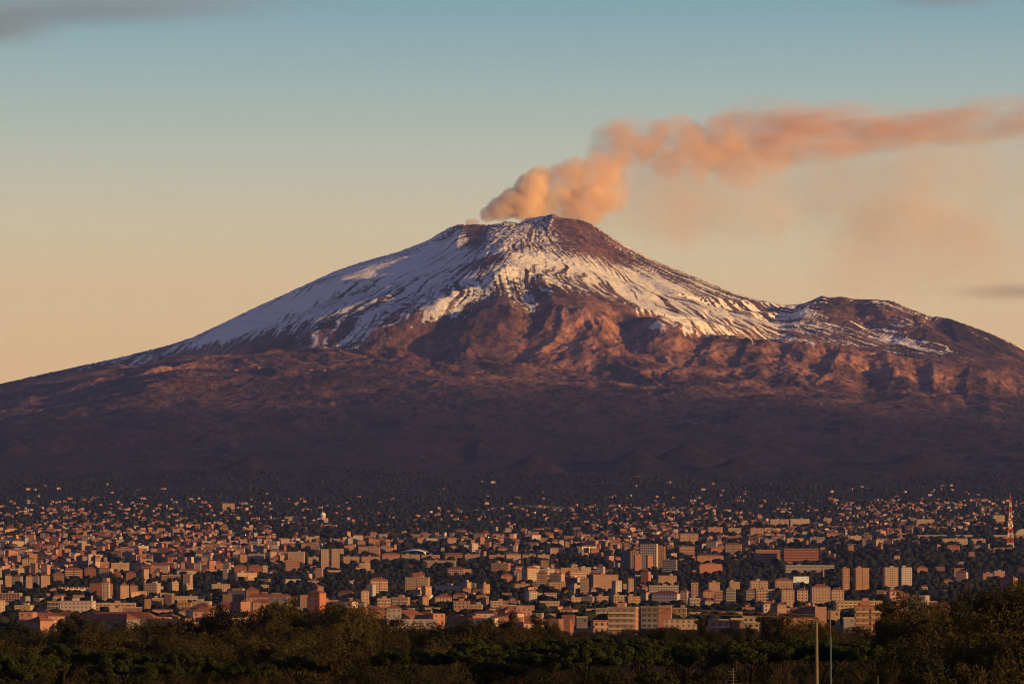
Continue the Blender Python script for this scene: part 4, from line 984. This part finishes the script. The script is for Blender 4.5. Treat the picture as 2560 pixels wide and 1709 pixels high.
def make_tree(kind, seed):
    """crown and trunk meshes, trunk foot at the origin, 10 m tall"""
    rs = np.random.default_rng(seed); rp = random.Random(seed)
    cen, rad = [], []
    if kind == 'pine':
        nb = 46
        for i in range(nb):
            a = rp.uniform(0, 6.283); r = 4.6 * math.sqrt(rp.random()); x, y = r * math.cos(a), r * math.sin(a)
            cen.append((x, y, 8.7 - .055 * r * r + rp.uniform(-.35, .3) + .3 * math.sin(x * 1.7) * math.cos(y * 1.3))); rad.append(rp.uniform(.55, .95))
        v, q = leaf_cloud(rs, np.array(cen), np.array(rad), 170, .14, .55)
    elif kind in ('oak', 'dark'):
        for i in range(56):
            zz = 1 - 2 * (i + .5) / 56; aa = i * 2.39996 + rp.uniform(-.35, .35); ss = math.sqrt(1 - zz * zz)
            d = (math.cos(aa) * ss, math.sin(aa) * ss, zz); f = rp.uniform(.78, 1.0) if i % 4 else rp.uniform(.3, .6)
            cen.append((d[0] * 3.6 * f, d[1] * 3.6 * f, 5.4 + d[2] * (3.5 if d[2] > 0 else 3.6) * f)); rad.append(rp.uniform(.8, 1.5))
        v, q = leaf_cloud(rs, np.array(cen), np.array(rad), 150, .15)
    elif kind == 'tall':
        for i in range(11):
            a = rp.uniform(0, 6.283); h = 3.0 + 6.2 * (i + .5) / 11; r = rp.uniform(.3, 2.6) * (1 - abs(h - 5.5) / 7)
            bx, by = r * math.cos(a), r * math.sin(a)
            for j in range(5):
                cen.append((bx + rp.gauss(0, .75), by + rp.gauss(0, .75), h + rp.gauss(0, .6))); rad.append(rp.uniform(.45, .95))
        v, q = leaf_cloud(rs, np.array(cen), np.array(rad), 120, .15)
    elif kind == 'shrub':
        for i in range(40):
            a = rp.uniform(0, 6.283); r = 4.2 * math.sqrt(rp.random()); h = rp.uniform(.8, 9.0) * (1 - (r / 5) ** 2)
            cen.append((r * math.cos(a), r * math.sin(a), h)); rad.append(rp.uniform(.7, 1.4))
        v, q = leaf_cloud(rs, np.array(cen), np.array(rad), 140, .15)
    else:
        for i in range(60):
            a = rp.uniform(0, 6.283); r = 4.4 * math.sqrt(rp.random()); h = 9.2 * (1 - (r / 5.4) ** 2) * rp.uniform(.55, 1)
            cen.append((r * math.cos(a), r * math.sin(a), h)); rad.append(rp.uniform(.5, 1.2))
        v, q = leaf_cloud(rs, np.array(cen), np.array(rad), 70, .085)
    crown = mesh_from('crown', v, q, None, [M_LEAF[kind]])
    b = MB()
    top = {'pine': 7.6, 'oak': 5.5, 'dark': 5.5, 'tall': 8.5, 'shrub': 4, 'bare': 5}[kind]
    fork = {'pine': 5.2, 'oak': 2.2, 'dark': 2.2, 'tall': 3.0, 'shrub': .8, 'bare': .4}[kind]
    b.tube([(0, 0, -1), (.1, 0, fork * .5), (0, .1, fork), (.15, 0, top)], [.34, .28, .24, .1], 7)
    for i in range(8 if kind in ('pine', 'bare') else 6):
        a = 6.283 * i / 7 + rp.uniform(-.3, .3); L = rp.uniform(2.0, 3.4)
        b.tube([(0, 0, fork + rp.uniform(-.2, .6)), (math.cos(a) * L * .5, math.sin(a) * L * .5, fork + (top - fork) * .6), (math.cos(a) * L, math.sin(a) * L, top + rp.uniform(-.3, .5))], [.14, .09, .04], 5)
    if kind == 'bare':
        for i in range(26):
            a = rp.uniform(0, 6.283); L = rp.uniform(1.5, 4.2); h = 9.5 * (1 - (L / 5.4) ** 2)
            b.tube([(0, 0, .3), (math.cos(a) * L * .55, math.sin(a) * L * .55, h * .55), (math.cos(a) * L, math.sin(a) * L, h)], [.07, .045, .015], 4)
    return crown, b.mesh('trunk', [M_BARK])
PROTO = {k: [make_tree(k, 100 * i + s) for s in range(n)] for i, (k, n) in enumerate((('oak', 5), ('tall', 3), ('pine', 4), ('shrub', 3), ('bare', 3), ('dark', 2)))}
TL = {'oak': ('oak_tree', 'tree', 'round-crowned brown-green tree'), 'tall': ('eucalyptus_tree', 'tree', 'loose-crowned dark tree'), 'pine': ('umbrella_pine', 'pine tree', 'flat-topped green umbrella pine'),
      'shrub': ('leafy_shrub', 'shrub', 'olive-green leafy shrub'), 'bare': ('bare_shrub', 'shrub', 'leafless purplish-brown shrub'), 'dark': ('evergreen_tree', 'tree', 'blackish evergreen tree')}
TLM = [('the pale pole', 2037, 1620), ('the blank brown block', 328, 1532), ('the white block with corner turrets', 192, 1520), ('the two domed crowns of the wood', 790, 1500), ('the pale stepped block', 1190, 1522), ('the blank salmon wall', 1662, 1541),
       ('the left corner', 0, 1709), ('the right corner', 2560, 1709), ('the bottom centre', 1280, 1709), ('the pink hilltop complex', 2484, 1440), ('the salmon end block', 2178, 1550), ('the gap with lone trees', 1400, 1575), ('the purplish shrubs', 480, 1690), ('the cream tower in the dark trees', 2246, 1450)]
tcount = [0]
def tree(kind, px, top, Y, wpx, label=None, group=None, vi=None):
    i = tcount[0]; tcount[0] += 1
    x, y, zt = W(px, top, Y); zg = float(terr(x, Y))
    Ht = max(2.0, zt - zg); wm_ = wpx * KPX * Y
    cr, tr = PROTO[kind][(i * 7 + 3) % len(PROTO[kind]) if vi is None else vi]
    base_w = {'pine': 10.2, 'oak': 9.4, 'dark': 9.4, 'tall': 7.0, 'shrub': 9.6, 'bare': 9.6}[kind]
    base_h = {'pine': 9.4, 'oak': 10.0, 'dark': 10.0, 'tall': 10.0, 'shrub': 9.9, 'bare': 9.8}[kind]
    nm, cat, head = TL[kind]
    sw = wm_ / base_w; sh = Ht / base_h
    t = obj(nm, None, None, (x, y, zg), random.uniform(0, 6.28))
    ch = min(sh, sw * (1.3 if kind != 'pine' else 1.25))          # crowns keep their shape, trunks take the height
    o_ = obj('crown', cr, t, (0, 0, Ht - ch * base_h)); o_.scale = (sw, sw, ch)
    o_ = obj('trunk', tr, t); o_.scale = (min(sw, 1.1), min(sw, 1.1), sh)
    t['category'] = cat; t['group'] = group or {'pine': 'umbrella pines in the foreground', 'bare': 'leafless shrubs at the bottom', 'shrub': 'shrubs at the edge of the wood'}.get(kind, 'trees of the foreground wood')
    if label is None:
        c = sorted((math.hypot(px - a, top + 12 - b_), w, a, b_) for w, a, b_ in TLM)
        size = 'very broad' if wpx > 150 else 'broad' if wpx > 120 else ('mid-sized' if wpx > 95 else ('small' if wpx > 66 else 'tiny'))
        tall = '' if 9 < Ht < 14 else ('tall ' if Ht >= 14 else 'low ')
        found = None
        for d, w, a, b_ in c:
            near = 'close ' if d < 60 else ('far ' if d > 220 else '')
            for ad in (size + ' ', tall + size + ' ', tall):
                lab = f"{ad}{head} {near}{relation(px - a, top + 12 - b_)} {w}".strip()
                if lab not in USED and len(lab.split()) <= 16: found = lab; break
            if found: break
        label = found or lab
    USED[label] = 1; t['label'] = label
    return t
SKT = [(-60, 1545), (0, 1542), (60, 1540), (95, 1558), (130, 1540), (250, 1536), (340, 1539), (430, 1533), (520, 1520), (590, 1514), (625, 1503), (690, 1494), (745, 1499), (786, 1510), (830, 1494), (870, 1490), (915, 1503), (945, 1540), (1000, 1532), (1060, 1547), (1100, 1541), (1180, 1531), (1240, 1537), (1300, 1550), (1400, 1580), (1500, 1578)]
skx, sky_ = zip(*SKT)
rt = random.Random(21)
for r in range(5):
    px = -70 + 23 * (r % 2)
    while px < 1400 - 70 * (r > 2) * r:
        w = rt.uniform(88, 140)
        s0 = float(np.interp(px, skx, sky_))
        top = s0 + r * (18 + .10 * max(0, 1545 - s0)) + rt.uniform(-3, 7)
        if top < 1612:
            tree(rt.choice(['oak', 'oak', 'oak', 'tall', 'dark'] if r < 2 else ['oak', 'oak', 'shrub', 'oak']), px, top, 760 - 62 * r + rt.uniform(-15, 15), w * (1 + .05 * r))
        px += w * rt.uniform(.42, .60)
tree('oak', 690, 1494, 700, 150, 'left one of the two big domed crowns over the wood', vi=0); tree('oak', 868, 1489, 690, 175, 'right one of the two big domed crowns over the wood', vi=2)
# lone trees in the gap and before the near blocks
for kd, px, top, Y, w in (('tall', 1342, 1540, 780, 52), ('tall', 1368, 1548, 800, 40), ('oak', 1388, 1552, 790, 42), ('oak', 1450, 1574, 640, 100), ('oak', 1510, 1578, 640, 80), ('dark', 1660, 1557, 640, 74), ('dark', 1690, 1560, 650, 60), ('tall', 1756, 1545, 700, 44), ('dark', 1728, 1566, 650, 60), ('dark', 1785, 1566, 650, 50),
                          ('tall', 1918, 1533, 620, 66), ('tall', 1950, 1536, 600, 70), ('oak', 1985, 1536, 610, 80), ('oak', 2030, 1536, 620, 80), ('oak', 2062, 1545, 600, 70), ('shrub', 2095, 1562, 560, 70), ('shrub', 2130, 1574, 540, 70), ('dark', 1850, 1575, 640, 50), ('tall', 1880, 1566, 650, 45), ('dark', 2180, 1580, 520, 80), ('dark', 1600, 1580, 620, 60)):
    tree(kd, px, top, Y, w)
# thicket between the pines and the first blocks
for Yb, tp in ((1700, 1566), (1250, 1578), (900, 1586)):
    px = -40 if Yb > 1500 else 1300
    while px < 2300:
        w = rt.uniform(46, 84); tree(rt.choice(['dark', 'shrub', 'oak']), px, tp + rt.uniform(-6, 7), Yb + rt.uniform(-60, 60), w); px += w * rt.uniform(.6, .8)
# umbrella pines
for row, (Y, t0, t1) in enumerate(((430, 1596, 1590), (360, 1616, 1596), (300, 1640, 1606))):
    px = -60 + 40 * row
    while px < 2260:
        w = rt.uniform(120, 175) * (400 / Y) ** .6
        f = sstep(1200, 1500, px)
        top = t0 + (t1 - t0) * f + rt.uniform(-4, 8)
        if not (row == 0 and px < 900 and rt.random() < .45):
            tree('pine' if (px > 1150 or rt.random() < .62) else 'shrub', px, top + (4 if px < 900 else 0), Y + rt.uniform(-15, 15), w)
        px += w * rt.uniform(.62, .85)
# undergrowth below the pines
for Yu, tp in ((470, 1618), (395, 1640), (330, 1655), (284, 1650), (268, 1676)):
    px = 1000 + rt.uniform(0, 40) if Yu > 290 else (900 if Yu > 275 else 0)
    while px < 2280:
        w = rt.uniform(90, 150); tree(rt.choice(['dark', 'dark', 'bare', 'shrub']), px, tp + rt.uniform(-6, 8), Yu + rt.uniform(-12, 12), w); px += w * rt.uniform(.62, .82)
# bottom edge: leafless and leafy shrubs
for kd, px, top, Y, w in (('bare', 60, 1678, 230, 170), ('bare', 180, 1676, 235, 150), ('dark', 260, 1664, 240, 150), ('dark', 350, 1668, 235, 130), ('bare', 430, 1664, 240, 170), ('bare', 540, 1667, 232, 150), ('bare', 610, 1660, 245, 150), ('bare', 700, 1662, 240, 150), ('bare', 790, 1664, 236, 140), ('bare', 860, 1658, 250, 160), ('bare', 960, 1660, 240, 160), ('dark', 1060, 1668, 235, 140),
                          ('bare', 1150, 1664, 240, 160), ('bare', 1260, 1668, 236, 150), ('dark', 1360, 1672, 232, 150), ('bare', 1470, 1668, 236, 150), ('pine', 1640, 1674, 205, 130), ('bare', 1780, 1668, 225, 150), ('bare', 1880, 1672, 222, 140), ('shrub', 1960, 1640, 240, 90), ('bare', 2010, 1660, 232, 120), ('bare', 2120, 1660, 225, 150), ('bare', 2220, 1664, 222, 150), ('dark', 2300, 1650, 240, 160), ('shrub', 1560, 1684, 215, 120)):
    tree(kd, px, top, Y, w)
# the big trees on the right
for kd, px, top, Y, w, lab in (('oak', 2262, 1464, 300, 170, 'big dark tree hiding the foot of the cream balcony tower'), ('tall', 2216, 1500, 305, 80, None), ('oak', 2330, 1494, 310, 130, None), ('dark', 2388, 1477, 320, 130, None), ('oak', 2440, 1455, 330, 150, None), ('oak', 2500, 1447, 322, 150, 'tallest dark tree at the right below the mast'), ('oak', 2548, 1439, 326, 110, 'pointed dark tree at the right edge'), ('oak', 2610, 1462, 320, 150, None),
                              ('oak', 2228, 1530, 296, 110, None), ('oak', 2285, 1520, 292, 170, None), ('oak', 2352, 1530, 290, 170, None), ('oak', 2420, 1512, 295, 180, None), ('oak', 2495, 1505, 290, 190, None), ('oak', 2570, 1500, 290, 190, None),
                              ('dark', 2250, 1572, 280, 150, None), ('oak', 2320, 1566, 270, 180, None), ('oak', 2400, 1562, 265, 190, None), ('oak', 2480, 1556, 262, 200, None), ('oak', 2560, 1552, 260, 200, None), ('shrub', 2430, 1590, 240, 190, None), ('shrub', 2530, 1585, 235, 190, None), ('shrub', 2360, 1622, 228, 170, None), ('shrub', 2480, 1630, 220, 190, None), ('shrub', 2565, 1640, 216, 170, None), ('dark', 2310, 1606, 250, 170, None), ('shrub', 2420, 1668, 205, 160, None), ('shrub', 2540, 1672, 200, 170, None)):
    tree(kd, px, top, Y, w, lab)

# poles ------------------------------------------------------------------
M_POLE = mat('pole_concrete', (.10, .088, .078), .85, .2, .15, 1.5)
M_BLUE = mat('pole_blue', (.03, .09, .18), .5, .4)
M_RUST = mat('pole_rust', (.09, .05, .035), .8, .2, .2, 2.)
Y = 235.; k = KPX * Y
x, y, zt = W(2033, 1546, Y); zg = float(terr(x, Y))
t = tag(obj('lattice_pole', None, None, (x + .2, y, zg)), 'pale grey pole carrying a long thin lattice boom to its left', 'pole')
b = MB(); b.tube([(.10, 0, -1), (0, 0, zt - zg)], [.155, .10], 10); b.build('pole', M_POLE, t, smooth=True)
b = MB(); b.box(-.16, .16, -.16, .16, zt - zg - .18, zt - zg + .06); b.build('cap', M_RUST, t)
dz = zt - zg
def bp(f, up): return ((-435 * f + 4) * k, 0, dz + (10 + 18 * f if up else 3 + 12 * f) * k)
for up in (0, 1):
    b = MB(); b.tube([bp(f, up) for f in np.linspace(0, 1, 9)], [.02] * 9, 5); b.build('boom_chord', M_RUST, t)
nb = 22
for i in range(nb):
    b = MB(); b.tube([bp(i / nb, i % 2), bp((i + 1) / nb, (i + 1) % 2)], [.014, .014], 4, cap=False); b.build('boom_brace', M_RUST, t)
Y = 232.; x, y, zt = W(2072, 1528, Y); zg = float(terr(x, Y)); zm = W(2074, 1590, Y)[2]
t = tag(obj('thin_mast', None, None, (x + .1, y, zg)), 'thin mast right of the pale pole, blue below and rusty above', 'pole')
b = MB(); b.tube([(.05, 0, -1), (.02, 0, zm - zg)], [.05, .045], 8); b.build('lower_tube', M_BLUE, t)
b = MB(); b.tube([(.02, 0, zm - zg), (-.02, 0, zt - zg)], [.03, .02], 8); b.build('upper_tube', M_RUST, t)
b = MB(); b.tube([(-.02, 0, zt - zg - 1.0), (-.02, 0, zt - zg + .05)], [.06, .06], 6); b.build('head', M_RUST, t)
for px, top, Y, lab, bars in ((1832, 1668, 190, 'pale rooftop aerial with short cross bars at the bottom', 5), (2193, 1688, 180, 'short pale stake at the bottom right of the thin mast', 0)):
    x, y, zt = W(px, top, Y); zg = float(terr(x, Y))
    t = tag(obj('aerial' if bars else 'stake', None, None, (x, y, zg)), lab, 'aerial' if bars else 'stake')
    b = MB(); b.tube([(0, 0, -1), (.03, 0, zt - zg)], [.03, .02], 6); b.build('rod', M_POLE, t)
    for i in range(bars):
        zz = zt - zg - .18 - .12 * i * 1.3
        b = MB(); b.tube([(-.26 + .03 * i, 0, zz), (.18 + .02 * i, 0, zz)], [.009, .009], 4); b.build('cross_bar', M_POLE, t)
# ================================================================== AIR
def vol_mat(name, albedo, dens, nscale, soft=.35, amp=1.0, thr=.0, aniso=.15, detail=4, stretch=None):
    m = bpy.data.materials.new(name); m.use_nodes = True
    t = m.node_tree; N = t.nodes; Lk = t.links; N.clear()
    out = N.new('ShaderNodeOutputMaterial'); pv = N.new('ShaderNodeVolumePrincipled')
    pv.inputs['Color'].default_value = (*albedo, 1); pv.inputs['Anisotropy'].default_value = aniso
    tc = N.new('ShaderNodeTexCoord'); ln = N.new('ShaderNodeVectorMath'); ln.operation = 'LENGTH'
    Lk.new(tc.outputs['Object'], ln.inputs[0])
    g = N.new('ShaderNodeNewGeometry')
    nz = N.new('ShaderNodeTexNoise'); nz.inputs['Scale'].default_value = nscale; nz.inputs['Detail'].default_value = detail; nz.inputs['Roughness'].default_value = .58
    if stretch:
        vm = N.new('ShaderNodeVectorMath'); vm.operation = 'MULTIPLY'; vm.inputs[1].default_value = stretch
        Lk.new(g.outputs['Position'], vm.inputs[0]); Lk.new(vm.outputs[0], nz.inputs['Vector'])
    else: Lk.new(g.outputs['Position'], nz.inputs['Vector'])
    a = N.new('ShaderNodeMath'); a.operation = 'MULTIPLY_ADD'; a.inputs[1].default_value = 2 * amp; a.inputs[2].default_value = -amp   # centred noise
    Lk.new(nz.outputs['Fac'], a.inputs[0])
    inv = N.new('ShaderNodeMath'); inv.operation = 'SUBTRACT'; inv.inputs[0].default_value = 1.0 - thr
    Lk.new(ln.outputs['Value'], inv.inputs[1])
    # the noise may only eat into the puff, so it always ends inside its hull
    s = N.new('ShaderNodeMath'); s.operation = 'ADD'; Lk.new(inv.outputs[0], s.inputs[0]); Lk.new(a.outputs[0], s.inputs[1])
    edge = N.new('ShaderNodeMapRange'); edge.inputs['From Min'].default_value = 1.0; edge.inputs['From Max'].default_value = .8; edge.interpolation_type = 'SMOOTHSTEP'
    Lk.new(ln.outputs['Value'], edge.inputs['Value'])
    mr = N.new('ShaderNodeMapRange'); mr.interpolation_type = 'SMOOTHSTEP'; mr.inputs['From Min'].default_value = .18; mr.inputs['From Max'].default_value = .18 + soft
    mr.inputs['To Max'].default_value = dens
    Lk.new(s.outputs[0], mr.inputs['Value'])
    mu = N.new('ShaderNodeMath'); mu.operation = 'MULTIPLY'; Lk.new(mr.outputs[0], mu.inputs[0]); Lk.new(edge.outputs[0], mu.inputs[1])
    Lk.new(mu.outputs[0], pv.inputs['Density']); Lk.new(pv.outputs[0], out.inputs['Volume'])
    return m
b = MB()
def sphere_mesh(name, m, n=2):
    v, f = IV.copy(), IF.copy()
    for _ in range(n):
        cache = {}; nf = []; v = list(map(tuple, v))
        def mid(i, j):
            kx = (min(i, j), max(i, j))
            if kx not in cache:
                p = (np.array(v[i]) + np.array(v[j])) / 2; p /= np.linalg.norm(p); v.append(tuple(p)); cache[kx] = len(v) - 1
            return cache[kx]
        for a, b_, c in f:
            ab, bc, ca = mid(a, b_), mid(b_, c), mid(c, a); nf += [(a, ab, ca), (b_, bc, ab), (c, ca, bc), (ab, bc, ca)]
        v = np.array(v); f = np.array(nf)
    return mesh_from(name, v, None, f, [m], None, True)
PY = 28350.
plume = tag(obj('smoke_plume', None, None, W(1290, 552, PY)), 'orange-lit smoke plume drifting right from the summit crater', 'smoke')
PL = Vector(plume.location)
VM = {'dense': vol_mat('smoke_dense', (.998, .89, .76), .016, .012, .22, .8, -.25), 'mid': vol_mat('smoke_mid', (.985, .86, .72), .0060, .0075, .5, 1.0, -.2), 'thin': vol_mat('smoke_thin', (.96, .79, .62), .0036, .0050, .8, 1.3, -.25), 'tail': vol_mat('smoke_tail', (.95, .75, .57), .0027, .0045, .9, 1.0, -.2, stretch=(.45, 1, 1.3)), 'veil': vol_mat('smoke_veil', (.97, .86, .70), .00070, .0020, .6, .7, -.1, detail=3)}
SM = {k: sphere_mesh('smoke_puff', m) for k, m in VM.items()}
def puff(kind, px, py, rx, ry, dy=0, Y=PY, ry_depth=None):
    Yp = Y + dy; x, y, z = W(px, py, Yp); k = KPX * Yp
    o = obj('smoke_puff', SM[kind], plume, (x - PL.x, y - PL.y, z - PL.z))
    rx *= 1.18; ry *= 1.15
    o.scale = (rx * k, (ry_depth or (rx + ry) / 2) * k, ry * k)
    o.rotation_euler = (0, 0, 0)
for p in ((1222, 536, 22, 20), (1255, 522, 36, 30), (1285, 506, 40, 36), (1318, 515, 46, 40), (1330, 476, 44, 44), (1348, 444, 30, 28), (1180, 556, 18, 9)):
    puff('dense', *p, dy=120)
for p in ((1416, 458, 54, 56), (1436, 420, 44, 34), (1470, 500, 70, 56), (1400, 505, 60, 46), (1450, 545, 60, 26), (1345, 520, 50, 36), (1492, 440, 56, 60), (1515, 490, 60, 50)):
    puff('mid', *p, dy=160)
for p in ((1530, 372, 70, 80), (1576, 340, 62, 56), (1628, 350, 50, 56), (1558, 430, 64, 50), (1700, 350, 76, 66), (1748, 400, 88, 60), (1790, 338, 84, 52), (1660, 400, 70, 50), (1860, 330, 110, 62), (1930, 385, 100, 62), (1840, 420, 110, 56)):
    puff('thin', *p, dy=220, ry_depth=70)
for p in ((1920, 300, 170, 60), (2080, 306, 210, 66), (2240, 316, 230, 66), (2180, 346, 190, 54), (2420, 308, 240, 62), (2600, 290, 240, 64), (2780, 280, 240, 70), (2020, 352, 190, 66)):
    puff('tail', *p, dy=240, ry_depth=84)
for p in ((1600, 520, 260, 130), (1850, 480, 320, 170), (2150, 470, 360, 200), (2450, 450, 360, 220), (2300, 620, 380, 150)):
    puff('veil', *p, dy=300, ry_depth=160)
# clouds, high and far behind the mountain
M_CLOUD = vol_mat('cloud_dark', (.40, .40, .48), .0009, .00030, 1.2, .9, -.05, 0., 3, stretch=(.35, 1, 1.6))
CM = sphere_mesh('cloud', M_CLOUD)
for px, py, rx, ry, lab in ((260, 26, 900, 56, 'long dark cloud streak at the top left'), (-60, 70, 300, 60, 'dim cloud bank at the left edge under the dark streak'), (2370, -14, 220, 22, 'sliver of dark cloud at the top right edge'), (2540, 728, 260, 30, 'faint brown cloud streak right above the far ridge')):
    Y = 52000.; x, y, z = W(px, py, Y); k = KPX * Y
    o = tag(obj('cloud', CM, None, (x, y, z)), lab, 'cloud', 'dark cloud streaks'); o.scale = (rx * k, 1500, ry * k)
# thin grey smoke in the suburbs
M_WISP = vol_mat('smoke_wisp', (.62, .62, .66), .0035, .012, .6, .6, -.15, 0., 3)
Y = float(depth(1272)); x, y, z = W(1372, 1268, Y); k = KPX * Y
o = tag(obj('smoke_wisp', sphere_mesh('smoke_wisp', M_WISP), None, (x, y, z)), 'thin grey smoke lying low over the upper suburbs at centre', 'smoke'); o.scale = (100 * k, 40, 6 * k); o.rotation_euler = (0, R(4), 0)

hz = bpy.data.materials.new('haze_air'); hz.use_nodes = True
ht = hz.node_tree; ht.nodes.clear()
ho = ht.nodes.new('ShaderNodeOutputMaterial'); hv = ht.nodes.new('ShaderNodeVolumePrincipled')
hv.inputs['Color'].default_value = (.20, .31, 1.0, 1); hv.inputs['Density'].default_value = 0.0000088; hv.inputs['Anisotropy'].default_value = 0.0
ht.links.new(hv.outputs[0], ho.inputs['Volume'])
mb = MB(); mb.box(-14000, 14000, -3000, 37000, -60, 5200)
tag(mb.build('haze', hz), 'thin bluish air between the camera and the volcano', 'haze', None, 'stuff')
